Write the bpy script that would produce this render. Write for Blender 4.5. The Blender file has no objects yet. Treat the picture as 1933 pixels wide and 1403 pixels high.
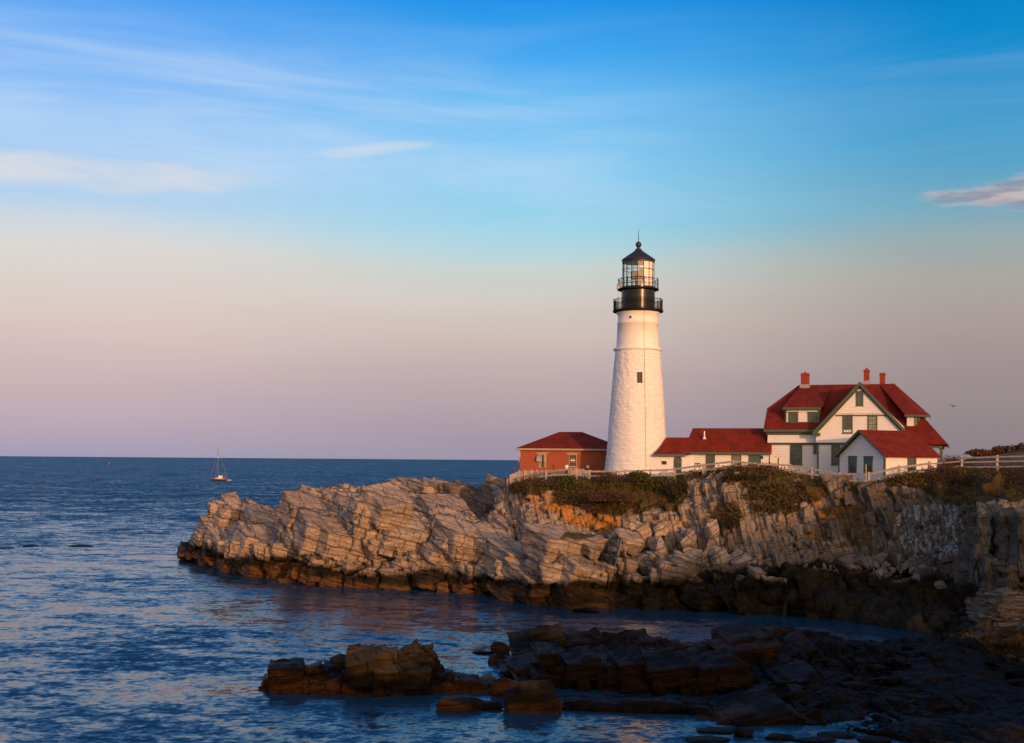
import bpy, bmesh, math, random
import numpy as np
from mathutils import Vector, Matrix
R = math.radians
random.seed(7)
C = bpy.context.scene.collection

# ------------------------------------------------------------------ camera
F, CX, CY, HCAM, ROLL = 2332.0, 966.5, 868.6, 13.0, R(0.45)   # photo is 1933 px wide
cam = bpy.data.cameras.new("camera"); camo = bpy.data.objects.new("camera", cam); C.objects.link(camo)
cam.sensor_width = 36; cam.lens = 36 * F / 1933; cam.shift_y = (CY - 701.5) / 1933
cam.clip_start = 0.5; cam.clip_end = 200000
camo.location = (0, 0, HCAM)
rx, up = Vector((math.cos(ROLL), 0, math.sin(ROLL))), Vector((-math.sin(ROLL), 0, math.cos(ROLL)))
camo.matrix_world = Matrix((( rx.x, up.x, 0, 0), (rx.y, up.y, -1, 0), (rx.z, up.z, 0, HCAM), (0, 0, 0, 1)))
bpy.context.scene.camera = camo
sc = bpy.context.scene
sc.view_settings.view_transform = 'Standard'; sc.view_settings.look = 'None'
sc.view_settings.exposure = 0.0; sc.view_settings.gamma = 1.0
sc.render.engine = 'CYCLES'; sc.cycles.use_denoising = True
sc.cycles.max_bounces = 5; sc.cycles.transparent_max_bounces = 8

def P(px, py, Y):
    a = (px - CX) / F * Y; b = (CY - py) / F * Y
    return Vector((a * math.cos(ROLL) - b * math.sin(ROLL), Y, HCAM + a * math.sin(ROLL) + b * math.cos(ROLL)))
def proj(X, Y, Z):
    zz = Z - HCAM; a = X * math.cos(ROLL) + zz * math.sin(ROLL); b = -X * math.sin(ROLL) + zz * math.cos(ROLL)
    return CX + F * a / Y, CY - F * b / Y
def waterY(px, py, z=0.0):
    return (HCAM - z) * F / max(1e-3, (py - CY) * math.cos(ROLL) - (px - CX) * math.sin(ROLL))

# ------------------------------------------------------------------ node helper
def lin(c): return tuple(((x / 255) / 12.92 if x / 255 <= 0.04045 else ((x / 255 + 0.055) / 1.055) ** 2.4) for x in c) + (1,)
class G:
    def __init__(s, tree): s.t = tree; s.n = tree.nodes; s.l = tree.links
    def put(s, sock, v):
        if v is None: return
        if isinstance(v, bpy.types.NodeSocket): s.l.new(v, sock)
        elif isinstance(v, (tuple, list)) and len(v) == 3 and sock.type == 'RGBA': sock.default_value = (*v, 1)
        else: sock.default_value = v
    def new(s, typ, **kw):
        n = s.n.new(typ)
        for k, v in kw.items(): setattr(n, k, v)
        return n
    def m(s, op, a, b=0.0, c=None, clamp=False):
        n = s.new('ShaderNodeMath', operation=op, use_clamp=clamp); s.put(n.inputs[0], a); s.put(n.inputs[1], b)
        if c is not None: s.put(n.inputs[2], c)
        return n.outputs[0]
    def ss(s, x, lo, hi):
        n = s.new('ShaderNodeMapRange', interpolation_type='SMOOTHSTEP'); s.put(n.inputs[0], x)
        s.put(n.inputs[1], lo); s.put(n.inputs[2], hi); return n.outputs[0]
    def mix(s, f, a, b, mode='MIX'):
        n = s.new('ShaderNodeMix', data_type='RGBA', blend_type=mode); s.put(n.inputs[0], f); s.put(n.inputs[6], a); s.put(n.inputs[7], b)
        return n.outputs[2]
    def noise(s, vec, scale, detail=4, rough=0.55, dist=0.0):
        n = s.new('ShaderNodeTexNoise'); s.put(n.inputs['Vector'], vec); n.inputs['Scale'].default_value = scale
        n.inputs['Detail'].default_value = detail; n.inputs['Roughness'].default_value = rough; n.inputs['Distortion'].default_value = dist
        return n.outputs[0]
    def vor(s, vec, scale, feature='F1', rnd=1.0):
        n = s.new('ShaderNodeTexVoronoi', feature=feature); s.put(n.inputs['Vector'], vec); n.inputs['Scale'].default_value = scale
        n.inputs['Randomness'].default_value = rnd
        return n.outputs[0]
    def mapv(s, vec, scale=(1, 1, 1), rot=(0, 0, 0), loc=(0, 0, 0)):
        if any(rot):
            r_ = s.new('ShaderNodeMapping'); s.put(r_.inputs[0], vec); r_.inputs['Rotation'].default_value = rot; vec = r_.outputs[0]; rot = (0, 0, 0)
        n = s.new('ShaderNodeMapping'); s.put(n.inputs[0], vec); n.inputs['Location'].default_value = loc
        n.inputs['Rotation'].default_value = rot; n.inputs['Scale'].default_value = scale; return n.outputs[0]
    def comb(s, x, y, z):
        n = s.new('ShaderNodeCombineXYZ'); s.put(n.inputs[0], x); s.put(n.inputs[1], y); s.put(n.inputs[2], z); return n.outputs[0]
    def sep(s, v):
        n = s.new('ShaderNodeSeparateXYZ'); s.put(n.inputs[0], v); return n.outputs
    def ramp(s, f, stops):
        n = s.new('ShaderNodeValToRGB'); s.put(n.inputs[0], f); e = n.color_ramp.elements
        while len(e) < len(stops): e.new(0.5)
        for k, (p, c) in enumerate(stops): e[k].position = p; e[k].color = (*c[:3], 1)
        return n.outputs[0]
    def bump(s, h, strength=0.5, dist=0.1, normal=None):
        n = s.new('ShaderNodeBump'); s.put(n.inputs['Height'], h); n.inputs['Strength'].default_value = strength
        n.inputs['Distance'].default_value = dist; s.put(n.inputs['Normal'], normal); return n.outputs[0]
    def attr(s, name): return s.new('ShaderNodeAttribute', attribute_name=name).outputs['Fac']
    def pos(s): return s.new('ShaderNodeNewGeometry').outputs['Position']
def mat(name):
    m = bpy.data.materials.new(name); m.use_nodes = True; g = G(m.node_tree)
    b = g.n['Principled BSDF']; g.b = b
    return m, g
def simple(name, col, rough=0.6, metal=0.0, var=0.25, nscale=3.0, bump=0.0, bscale=20.0, spec=0.5):
    m, g = mat(name); p = g.pos(); f = g.noise(p, nscale, 5)
    lo = tuple(c * (1 - var) for c in col); hi = tuple(min(1, c * (1 + var)) for c in col)
    g.put(g.b.inputs['Base Color'], g.ramp(f, [(0.3, lo), (0.7, hi)]))
    g.b.inputs['Roughness'].default_value = rough; g.b.inputs['Metallic'].default_value = metal
    g.b.inputs['Specular IOR Level'].default_value = spec
    if bump: g.put(g.b.inputs['Normal'], g.bump(g.noise(p, bscale, 4), bump, 0.03))
    return m

# ------------------------------------------------------------------ world (evening sky opposite the sun) and sun
SUN_AZ, SUN_EL = R(24), R(7)      # azimuth measured from -Y (behind the camera) towards +X
w = bpy.data.worlds.new("World"); sc.world = w; w.use_nodes = True; g = G(w.node_tree)
bg = g.n['Background']
d = g.new('ShaderNodeTexCoord').outputs['Generated']; X, Y, Z = g.sep(d)
az = g.m('ARCTAN2', X, Y)
hor = g.m('SQRT', g.m('ADD', g.m('MULTIPLY', X, X), g.m('MULTIPLY', Y, Y)))
t = g.m('DIVIDE', Z, g.m('MAXIMUM', hor, 0.05))
def T(py): return (CY - py) / F
def A(px): return math.atan((px - CX) / F)
stc = g.comb(az, t, 0.0)
warp = g.noise(g.mapv(stc, (1.5, 9, 1)), 1.6, 3, 0.5)
tw = g.m('ADD', t, g.m('MULTIPLY', g.m('SUBTRACT', warp, 0.5), 0.035))
# horizontal lean of the bands
tl = g.m('ADD', tw, g.m('MULTIPLY', az, -0.012))
u = g.m('DIVIDE', tl, 0.5, clamp=True)
def rp(lst): return g.ramp(u, [(max(0, min(1, T(py) / 0.5)), lin(c)) for py, c in lst])
left = rp([(868, (160, 156, 182)), (820, (177, 163, 181)), (720, (202, 179, 182)), (620, (220, 199, 195)), (540, (220, 209, 204)), (480, (220, 216, 212)), (435, (204, 216, 226)), (390, (180, 210, 238)), (250, (150, 198, 247)), (100, (105, 172, 245)), (0, (66, 156, 240)), (-250, (52, 104, 172))])
right = rp([(868, (140, 129, 136)), (820, (147, 134, 138)), (720, (158, 144, 145)), (620, (172, 159, 155)), (540, (170, 168, 162)), (480, (150, 170, 174)), (420, (110, 168, 192)), (300, (72, 158, 204)), (150, (20, 142, 206)), (0, (0, 124, 198)), (-250, (46, 92, 150))])
mid = rp([(868, (158, 148, 166)), (820, (169, 154, 166)), (720, (190, 170, 172)), (620, (208, 191, 186)), (560, (209, 203, 196)), (510, (200, 212, 209)), (475, (180, 214, 224)), (425, (158, 212, 234)), (330, (140, 206, 242)), (200, (112, 190, 244)), (100, (70, 168, 240)), (0, (22, 144, 230)), (-250, (48, 98, 160))])
sky = g.mix(g.ss(az, A(150), A(1000)), left, mid)
sky = g.mix(g.ss(az, A(1000), A(1850)), sky, right)
# wisps of high cloud
wis = g.noise(g.mapv(stc, (1.3, 10, 1), (0, 0, R(-0.6)), (4.3, 1.1, 0)), 2.2, 5, 0.55, 0.7)
wm = g.ss(wis, 0.36, 0.80)
band = g.m('MULTIPLY', g.ss(t, T(520), T(360)), g.ss(t, T(-20), T(190)))
lf = g.ss(az, A(1500), A(500))
sky = g.mix(g.m('MULTIPLY', g.m('MULTIPLY', wm, band), g.m('MULTIPLY_ADD', lf, 0.52, 0.12)), sky, lin((205, 222, 246)))
def blob(px, py, rx_, ry_, slope, nz, soft=(0.0, 0.7), nscale=1.0, seed=0.0):
    a0, t0 = A(px), T(py)
    da = g.m('SUBTRACT', az, a0); dt = g.m('SUBTRACT', g.m('SUBTRACT', t, t0), g.m('MULTIPLY', da, slope))
    n = g.m('MULTIPLY', g.m('SUBTRACT', g.noise(g.mapv(stc, (14 * nscale, 60 * nscale, 1), (0, 0, 0), (seed, seed, 0)), 1.0, 5, 0.6), 0.5), nz)
    q = g.m('ADD', g.m('POWER', g.m('ABSOLUTE', g.m('DIVIDE', da, rx_ / F)), 2.0), g.m('POWER', g.m('ABSOLUTE', g.m('DIVIDE', dt, ry_ / F)), 2.0))
    return g.ss(g.m('ADD', g.m('SUBTRACT', 1.0, q), n), *soft)
sky = g.mix(g.m('MULTIPLY', blob(20, 362, 470, 34, 0.0, 2.6, (-0.5, 1.7)), 0.85), sky, lin((224, 222, 224)))
sky = g.mix(g.m('MULTIPLY', blob(700, 288, 120, 13, 0.13, 1.4, (-0.3, 1.5), 1.3, 3), 0.75), sky, lin((212, 220, 232)))
sky = g.mix(g.m('MULTIPLY', blob(560, 560, 620, 45, -0.02, 2.0, (0.0, 1.6), 0.4, 9), 0.30), sky, lin((224, 212, 205)))
sky = g.mix(g.m('MULTIPLY', blob(200, 480, 560, 55, -0.05, 2.0, (0.0, 1.6), 0.4, 5), 0.35), sky, lin((220, 214, 214)))
cm = blob(1960, 395, 215, 36, 0.02, 2.6, (0.0, 0.9), 0.9, 4.2)
cn = g.noise(g.mapv(stc, (22, 120, 1), (0, 0, 0), (1.3, 2.2, 0)), 1.0, 4, 0.55)
cc = g.mix(g.ss(cn, 0.38, 0.66), lin((200, 186, 186)), lin((146, 148, 166)))
sky = g.mix(g.m('MULTIPLY', cm, 0.95), sky, cc)
# the sunset half of the sky, behind the camera
nis = g.new('ShaderNodeTexSky', sky_type='NISHITA', sun_disc=False, sun_elevation=SUN_EL, sun_rotation=math.pi - SUN_AZ, altitude=10)
nis.dust_density = 1.5
warm = g.mix(1.0, g.mix(1.0, nis.outputs[0], (0.24, 0.17, 0.14), 'MULTIPLY'), (0.17, 0.17, 0.195), 'ADD')
toward = g.m('ADD', g.m('MULTIPLY', X, math.sin(SUN_AZ)), g.m('MULTIPLY', Y, -math.cos(SUN_AZ)))
sky = g.mix(g.ss(toward, -0.35, 0.45), sky, warm)
g.put(bg.inputs[0], sky); bg.inputs[1].default_value = 1.0

sl = bpy.data.lights.new("sun", 'SUN'); so = bpy.data.objects.new("sun", sl); C.objects.link(so)
sl.energy = 2.6; sl.angle = R(0.8); sl.color = (1.0, 0.49, 0.23)
Sd = Vector((math.sin(SUN_AZ) * math.cos(SUN_EL), -math.cos(SUN_AZ) * math.cos(SUN_EL), math.sin(SUN_EL)))
so.rotation_euler = Sd.to_track_quat('Z', 'Y').to_euler(); so.location = Sd * 300

# ------------------------------------------------------------------ mesh helpers
def tag(o, label=None, cat=None, group=None, kind=None):
    if label: o['label'] = label
    if cat: o['category'] = cat
    if group: o['group'] = group
    if kind: o['kind'] = kind
    return o
def mk(name, V, Fc, m, parent=None, smooth=False):
    me = bpy.data.meshes.new(name); V = np.asarray(V, dtype=np.float64)
    if isinstance(Fc, np.ndarray):
        k = Fc.shape[1]; me.vertices.add(len(V)); me.vertices.foreach_set('co', V.ravel().astype(np.float32))
        me.loops.add(Fc.size); me.loops.foreach_set('vertex_index', Fc.ravel().astype(np.int32))
        me.polygons.add(len(Fc)); me.polygons.foreach_set('loop_start', np.arange(0, Fc.size, k, dtype=np.int32))
        me.polygons.foreach_set('loop_total', np.full(len(Fc), k, dtype=np.int32)); me.update(calc_edges=True)
    else:
        me.from_pydata([tuple(v) for v in V], [], Fc); me.update()
    if smooth: me.polygons.foreach_set('use_smooth', [True] * len(me.polygons))
    me.materials.append(m); o = bpy.data.objects.new(name, me); C.objects.link(o)
    if parent: o.parent = parent
    return o
def empty(name, loc, rz=0.0):
    o = bpy.data.objects.new(name, None); o.location = loc; o.rotation_euler = (0, 0, rz); C.objects.link(o); return o
class MB:
    def __init__(s): s.V = []; s.F = []
    def add(s, V, Fc):
        k = len(s.V); s.V += [tuple(v) for v in V]; s.F += [tuple(i + k for i in f) for f in Fc]; return s
    def box(s, x0, y0, z0, x1, y1, z1):
        return s.add([(x0, y0, z0), (x1, y0, z0), (x1, y1, z0), (x0, y1, z0), (x0, y0, z1), (x1, y0, z1), (x1, y1, z1), (x0, y1, z1)],
                     [(0, 3, 2, 1), (4, 5, 6, 7), (0, 1, 5, 4), (1, 2, 6, 5), (2, 3, 7, 6), (3, 0, 4, 7)])
    def bar(s, a, b, w_, h=None, upv=(0, 0, 1)):
        a = Vector(a); b = Vector(b); h = h or w_; dd = (b - a).normalized(); upv = Vector(upv)
        if abs(dd.dot(upv)) > 0.98: upv = Vector((0, 1, 0))
        sd = dd.cross(upv).normalized() * w_ / 2; u2 = sd.cross(dd).normalized() * h / 2
        vs = [a - sd - u2, a + sd - u2, a + sd + u2, a - sd + u2, b - sd - u2, b + sd - u2, b + sd + u2, b - sd + u2]
        return s.add(vs, [(0, 1, 2, 3), (7, 6, 5, 4), (0, 4, 5, 1), (1, 5, 6, 2), (2, 6, 7, 3), (3, 7, 4, 0)])
    def tube(s, a, b, r, r2=None, n=8):
        a = Vector(a); b = Vector(b); r2 = r if r2 is None else r2; dd = (b - a).normalized()
        up_ = Vector((0, 0, 1)) if abs(dd.z) < 0.95 else Vector((1, 0, 0)); e = dd.cross(up_).normalized(); f = dd.cross(e)
        vs = []
        for q, rr in ((a, r), (b, r2)):
            for i in range(n):
                th = 2 * math.pi * i / n; vs.append(q + (e * math.cos(th) + f * math.sin(th)) * rr)
        fs = [(i, (i + 1) % n, n + (i + 1) % n, n + i) for i in range(n)] + [tuple(range(n))[::-1], tuple(range(n, 2 * n))]
        return s.add(vs, fs)
    def lathe(s, prof, n=48, cx=0, cy=0, cap=True):
        k = len(prof); vs = [(cx + r * math.cos(2 * math.pi * i / n), cy + r * math.sin(2 * math.pi * i / n), z) for r, z in prof for i in range(n)]
        fs = [(j * n + i, j * n + (i + 1) % n, (j + 1) * n + (i + 1) % n, (j + 1) * n + i) for j in range(k - 1) for i in range(n)]
        if cap: fs += [tuple(range(n))[::-1], tuple(range((k - 1) * n, k * n))]
        return s.add(vs, fs)
    def slab(s, pts, th):           # polygon given a thickness along its normal (downwards)
        pts = [Vector(p) for p in pts]; nn = Vector((0, 0, 0))
        for i in range(len(pts)): nn += pts[i].cross(pts[(i + 1) % len(pts)])
        nn.normalize()
        if nn.z < 0: pts = pts[::-1]; nn = -nn
        k = len(pts); vs = pts + [p - nn * th for p in pts]
        return s.add(vs, [tuple(range(k)), tuple(range(2 * k - 1, k - 1, -1))] + [(i, k + i, k + (i + 1) % k, (i + 1) % k) for i in range(k)])
    def build(s, name, m, parent=None, smooth=False): return mk(name, s.V, s.F, m, parent, smooth)

# numpy noise -------------------------------------------------------
def hsh(i, j, k, s=0.0):
    v = np.sin(i * 127.1 + j * 311.7 + k * 74.7 + s * 53.3) * 43758.5453
    return v - np.floor(v)
def vnoise(Pn, s=0.0):
    i = np.floor(Pn); f = Pn - i; f = f * f * (3 - 2 * f); out = 0
    for a in (0, 1):
        for b in (0, 1):
            for c in (0, 1):
                wgt = (f[:, 0] if a else 1 - f[:, 0]) * (f[:, 1] if b else 1 - f[:, 1]) * (f[:, 2] if c else 1 - f[:, 2])
                out = out + wgt * hsh(i[:, 0] + a, i[:, 1] + b, i[:, 2] + c, s)
    return out * 2 - 1
def fbm(Pn, o=4, s=0.0):
    out = 0; a = 0.5
    for q in range(o): out = out + a * vnoise(Pn * 2 ** q, s + q); a *= 0.5
    return out
def rotm(rx_=0, ry_=0, rz_=0):
    return np.array(Matrix.Rotation(R(rz_), 3, 'Z') @ Matrix.Rotation(R(ry_), 3, 'Y') @ Matrix.Rotation(R(rx_), 3, 'X'))
def blocks(Q, size, seed, tilt=0.5):
    q = Q / np.array(size); k = np.floor(q[:, 2] + 0.0); fz = q[:, 2] - k
    ox = hsh(k, 3, 1, seed) * 3; qx = q[:, 0] * (0.8 + 0.5 * hsh(k, 9, 4, seed)) + ox; i = np.floor(qx); fx = qx - i
    # uneven joints: move the boundary inside some cells
    cut = hsh(i, k, 7, seed) * 0.5 + 0.25; fx2 = np.where(fx < cut, fx / cut, (fx - cut) / (1 - cut)); i2 = i * 2 + (fx >= cut)
    wx = np.where(fx < cut, cut, 1 - cut) * size[0]
    qy = q[:, 1] + hsh(i2, k, 5, seed) * 3; j = np.floor(qy); fy = qy - j
    h = hsh(i2, j, k, seed) * 2 - 1
    h = h + tilt * ((hsh(i2, j, k, seed + 1) - 0.5) * (fx2 - 0.5) * 2 + (hsh(i2, j, k, seed + 2) - 0.5) * (fz - 0.5) * 2)
    ex = np.minimum(fx2, 1 - fx2) * wx; ez = np.minimum(fz, 1 - fz) * size[2]; ey = np.minimum(fy, 1 - fy) * size[1]
    return h, np.minimum(np.minimum(ex, ez), ey * 1.0), hsh(i2, j, k, seed + 5)
def bould(Pn, cell, seed):
    q = Pn / cell; i = np.floor(q); d1 = np.full(len(Pn), 9.0); hid = np.zeros(len(Pn))
    for a in (-1, 0, 1):
        for b in (-1, 0, 1):
            for c in (-1, 0, 1):
                c0 = i + np.array([a, b, c]); jj = np.stack([hsh(c0[:, 0], c0[:, 1], c0[:, 2], seed + n) for n in range(3)], 1)
                dd = np.linalg.norm(c0 + jj - q, axis=1); m_ = dd < d1; d1 = np.where(m_, dd, d1)
                hid = np.where(m_, hsh(c0[:, 0], c0[:, 1], c0[:, 2], seed + 8), hid)
    return np.sqrt(np.clip(1 - d1 * d1 * 0.8, 0, 1)), hid

# lofted terrain patch ----------------------------------------------
def line(kind, pts):
    """p: (px,py,depth)  w: (px,py[,z]) on the level z  z: (px,depth,z)"""
    out = []
    for q in pts:
        if kind == 'p': v = P(*q)
        elif kind == 'w': z = q[2] if len(q) > 2 else 0.0; Yv = waterY(q[0], q[1], z); v = P(q[0], q[1], Yv)
        else: v = P(q[0], CY, q[1]); v = Vector((v.x, v.y, q[2]))
        out.append((q[0], v.x / v.y, v.y, v.z))
    return np.array(out)
def loft(lines, x0, x1, nx, rows):
    pxs = np.linspace(x0, x1, nx); L = []
    for l in lines:
        Yv = np.interp(pxs, l[:, 0], l[:, 2]); Zv = np.interp(pxs, l[:, 0], l[:, 3]); tv = (pxs - CX) / F
        L.append(np.stack([tv * Yv, Yv, Zv], 1))
    out = []
    for a in range(len(L) - 1):
        n = rows[a]; f = np.linspace(0, 1, n, endpoint=(a == len(L) - 2))
        out.append(L[a][None] * (1 - f)[:, None, None] + L[a + 1][None] * f[:, None, None])
    return np.concatenate(out, 0)       # rows x cols x 3
def smooth_grid(Gd, it=2):
    for _ in range(it):
        H = Gd.copy(); H[1:-1] = (Gd[:-2] + 2 * Gd[1:-1] + Gd[2:]) / 4; Gd = H
        H = Gd.copy(); H[:, 1:-1] = (Gd[:, :-2] + 2 * Gd[:, 1:-1] + Gd[:, 2:]) / 4; Gd = H
    return Gd
def gnormals(Gd):
    du = np.gradient(Gd, axis=1); dv = np.gradient(Gd, axis=0); n = np.cross(dv, du)
    n /= np.linalg.norm(n, axis=2, keepdims=True) + 1e-9
    return n
SHARED = {}
def patch(name, lines, x0, x1, nx, rows, m, fn, masks=None, smooth=3, parent=None):
    Gd = smooth_grid(loft(lines, x0, x1, nx, rows), smooth); nr, nc, _ = Gd.shape
    Nn = gnormals(smooth_grid(Gd, 6)); Pn = Gd.reshape(-1, 3); Nf = Nn.reshape(-1, 3)
    if Nf[:, 1].mean() > 0: Nf = -Nf
    px, py = proj(Pn[:, 0], Pn[:, 1], Pn[:, 2])
    disp, attrs = fn(Pn, Nf, px, py)
    V = Pn + disp
    idx = np.arange(nr * nc).reshape(nr, nc); Fq = np.stack([idx[:-1, :-1], idx[1:, :-1], idx[1:, 1:], idx[:-1, 1:]], 2).reshape(-1, 4)
    o = mk(name, V, Fq, m, parent)
    for k, a in attrs.items():
        at = o.data.attributes.new(k, 'FLOAT', 'POINT'); at.data.foreach_set('value', a.astype(np.float32))
    SHARED[name] = (V, Nf, px, py, attrs, Fq)
    return o
def smst(x, a, b):
    q = np.clip((x - a) / (b - a), 0, 1); return q * q * (3 - 2 * q)
def blobs(px, py, lst, nz):
    o = np.zeros(len(px))
    for (bx, by, rx_, ry_, v) in lst:
        q = 1 - ((px - bx) / rx_) ** 2 - ((py - by) / ry_) ** 2 + nz * 0.9
        o = np.maximum(o, v * smst(q, 0, 0.5))
    return o

# ================================================================== materials of the land
def rock_material(name, strata_rot=(0, R(-15), 0), strata_scale=(0.35, 0.35, 3.2), tide=True, dryA=(0.55, 0.42, 0.30), dryB=(0.37, 0.295, 0.23), lo=1.0, hi=2.05, dark=1.0):
    m, g = mat(name); p = g.pos(); z = g.sep(p)[2]
    big = g.noise(p, 0.11, 4, 0.6); med = g.noise(p, 0.7, 6, 0.65); fine = g.noise(p, 5.0, 6, 0.7)
    sv = g.mapv(p, strata_scale, strata_rot)
    st = g.noise(sv, 1.0, 6, 0.72, 0.4)
    st2 = g.noise(g.mapv(p, (strata_scale[0] * 3, strata_scale[1] * 3, strata_scale[2] * 3), strata_rot), 1.0, 4, 0.7, 0.3)
    col = g.mix(g.ss(g.m('ADD', big, g.m('MULTIPLY', g.m('SUBTRACT', med, 0.5), 0.5)), 0.40, 0.62), dryA, dryB)
    col = g.mix(g.m('MULTIPLY', g.attr('cell'), 0.55), col, g.mix(g.attr('cell2'), (0.66, 0.53, 0.40), (0.34, 0.27, 0.21)))
    col = g.mix(g.m('MULTIPLY', g.ss(st, 0.47, 0.60), 0.5), col, (0.24, 0.165, 0.11))
    col = g.mix(g.m('MULTIPLY', g.ss(st2, 0.53, 0.63), 0.5), col, (0.16, 0.115, 0.085))
    col = g.mix(g.m('MULTIPLY', g.ss(fine, 0.55, 0.75), 0.40), col, (0.56, 0.49, 0.40))
    # joints: networks of cracks stretched along the bedding
    pw = g.new('ShaderNodeVectorMath', operation='ADD'); g.put(pw.inputs[0], p); wn_ = g.new('ShaderNodeTexNoise'); g.put(wn_.inputs['Vector'], p); wn_.inputs['Scale'].default_value = 0.8; wn_.inputs['Detail'].default_value = 3
    wsc = g.new('ShaderNodeVectorMath', operation='SCALE'); g.l.new(wn_.outputs['Color'], wsc.inputs[0]); wsc.inputs['Scale'].default_value = 0.6; g.l.new(wsc.outputs[0], pw.inputs[1]); pv = pw.outputs[0]; q_ = max(strata_scale)
    rx3, ry3, rz3 = g.sep(g.mapv(pv, (1, 1, 1), strata_rot)); xy = g.comb(g.m('ADD', rx3, g.m('MULTIPLY', ry3, 0.55)), rz3, 0.0)
    def joints(w_, h_, mo, off):
        b_ = g.new('ShaderNodeTexBrick', offset=0.37, squash=1.7, squash_frequency=3); g.put(b_.inputs['Vector'], g.mapv(xy, (1, 1, 1), (0, 0, 0), (off, off, 0))); b_.inputs['Scale'].default_value = 1.0
        b_.inputs['Brick Width'].default_value = w_; b_.inputs['Row Height'].default_value = h_; b_.inputs['Mortar Size'].default_value = mo; b_.inputs['Mortar Smooth'].default_value = 0.6
        b_.inputs['Color1'].default_value = (0, 0, 0, 1); b_.inputs['Color2'].default_value = (1, 1, 1, 1); return g.m('SUBTRACT', 1.0, b_.outputs['Fac']), b_.outputs['Color']
    ck1, bc1 = joints(2.4, 1.25, 0.05, 0.3); ck2, bc2 = joints(0.8, 0.5, 0.026, 3.7)
    col = g.mix(g.m('MULTIPLY', g.sep(bc2)[0], 0.22), col, (0.20, 0.15, 0.115))
    col = g.mix(g.m('MULTIPLY', g.m('SUBTRACT', 1.0, ck1), 0.75), col, (0.045, 0.034, 0.027)); col = g.mix(g.m('MULTIPLY', g.m('SUBTRACT', 1.0, ck2), 0.45), col, (0.07, 0.052, 0.04))
    col = g.mix(g.m('MULTIPLY', g.attr('grey'), 0.85), col, g.mix(med, (0.045, 0.038, 0.031), (0.12, 0.105, 0.09)))
    li = g.ss(g.m('ADD', g.attr('lichen'), g.m('MULTIPLY', g.m('SUBTRACT', g.noise(p, 1.6, 5, 0.7), 0.5), 1.5)), 0.45, 0.75)
    col = g.mix(g.m('MULTIPLY', li, 0.85), col, g.mix(fine, (0.42, 0.14, 0.015), (0.50, 0.24, 0.05)))
    gu = g.ss(g.m('ADD', g.attr('guano'), g.m('MULTIPLY', g.m('SUBTRACT', g.noise(g.mapv(p, (1.4, 1.4, 0.45)), 1.5, 6, 0.75), 0.5), 2.6)), 0.75, 1.0)
    col = g.mix(g.m('MULTIPLY', gu, 0.6), col, (0.48, 0.47, 0.44))
    so_ = g.ss(g.m('ADD', g.attr('soil'), g.m('MULTIPLY', g.m('SUBTRACT', g.noise(p, 0.9, 6, 0.7), 0.5), 1.2)), 0.40, 0.68)
    col = g.mix(so_, col, g.mix(g.ss(med, 0.35, 0.65), (0.065, 0.062, 0.018), (0.11, 0.06, 0.028)))
    zn = g.m('ADD', g.m('ADD', z, g.m('MULTIPLY', g.m('SUBTRACT', g.noise(p, 0.45, 5, 0.65), 0.5), 2.2)), g.m('MULTIPLY', g.m('SUBTRACT', g.noise(p, 0.10, 2, 0.5), 0.52), 4.5))
    zn = g.m('SUBTRACT', zn, g.m('MULTIPLY', g.attr('weed'), 0.7))
    if tide:
        weed = g.mix(g.ss(med, 0.4, 0.62), (0.012, 0.0095, 0.006), (0.032, 0.024, 0.012))
        brown = g.mix(g.ss(st, 0.40, 0.62), (0.17, 0.085, 0.032), (0.05, 0.026, 0.012))
        low = g.mix(g.ss(zn, lo - 0.25, lo + 0.35), g.mix(g.attr('weed'), brown, weed), weed)
        col = g.mix(g.ss(zn, hi - 0.3, hi + 0.75), low, col)
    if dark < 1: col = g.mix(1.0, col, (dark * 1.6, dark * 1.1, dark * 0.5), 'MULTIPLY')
    g.put(g.b.inputs['Base Color'], col)
    g.put(g.b.inputs['Roughness'], g.m('MULTIPLY_ADD', g.ss(zn, 1.0, 2.6), 0.35, 0.55))
    g.b.inputs['Specular IOR Level'].default_value = 0.10
    h = g.m('ADD', g.m('MULTIPLY', st, 0.5), g.m('ADD', g.m('MULTIPLY', fine, 0.22), g.m('MULTIPLY', st2, 0.35)))
    h = g.m('ADD', h, g.m('MULTIPLY', g.m('MINIMUM', ck1, ck2), 0.5))
    g.put(g.b.inputs['Normal'], g.bump(h, 0.9, 0.28))
    return m
M_HEAD = rock_material('rock_headland')
M_CLIFF = rock_material('rock_cliff', (R(8), R(-80), R(10)), (0.3, 0.3, 2.0), dryA=(0.36, 0.28, 0.20), dryB=(0.20, 0.165, 0.13), lo=2.6, hi=3.0)
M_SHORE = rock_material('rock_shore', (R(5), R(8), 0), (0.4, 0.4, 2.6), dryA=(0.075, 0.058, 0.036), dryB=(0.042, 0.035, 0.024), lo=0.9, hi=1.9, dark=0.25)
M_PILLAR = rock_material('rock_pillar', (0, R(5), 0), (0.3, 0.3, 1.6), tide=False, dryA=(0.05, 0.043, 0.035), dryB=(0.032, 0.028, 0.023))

def ground_material():
    m, g = mat('ground_turf'); p = g.pos(); n = g.noise(p, 0.6, 6, 0.65); n2 = g.noise(p, 9, 5, 0.7)
    c = g.mix(g.ss(n, 0.4, 0.6), (0.07, 0.075, 0.022), (0.13, 0.085, 0.04))
    c = g.mix(g.m('MULTIPLY', n2, 0.6), c, (0.05, 0.035, 0.02))
    g.put(g.b.inputs['Base Color'], c); g.b.inputs['Roughness'].default_value = 0.95
    g.put(g.b.inputs['Normal'], g.bump(n2, 0.8, 0.15)); return m
M_GROUND = ground_material()

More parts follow.
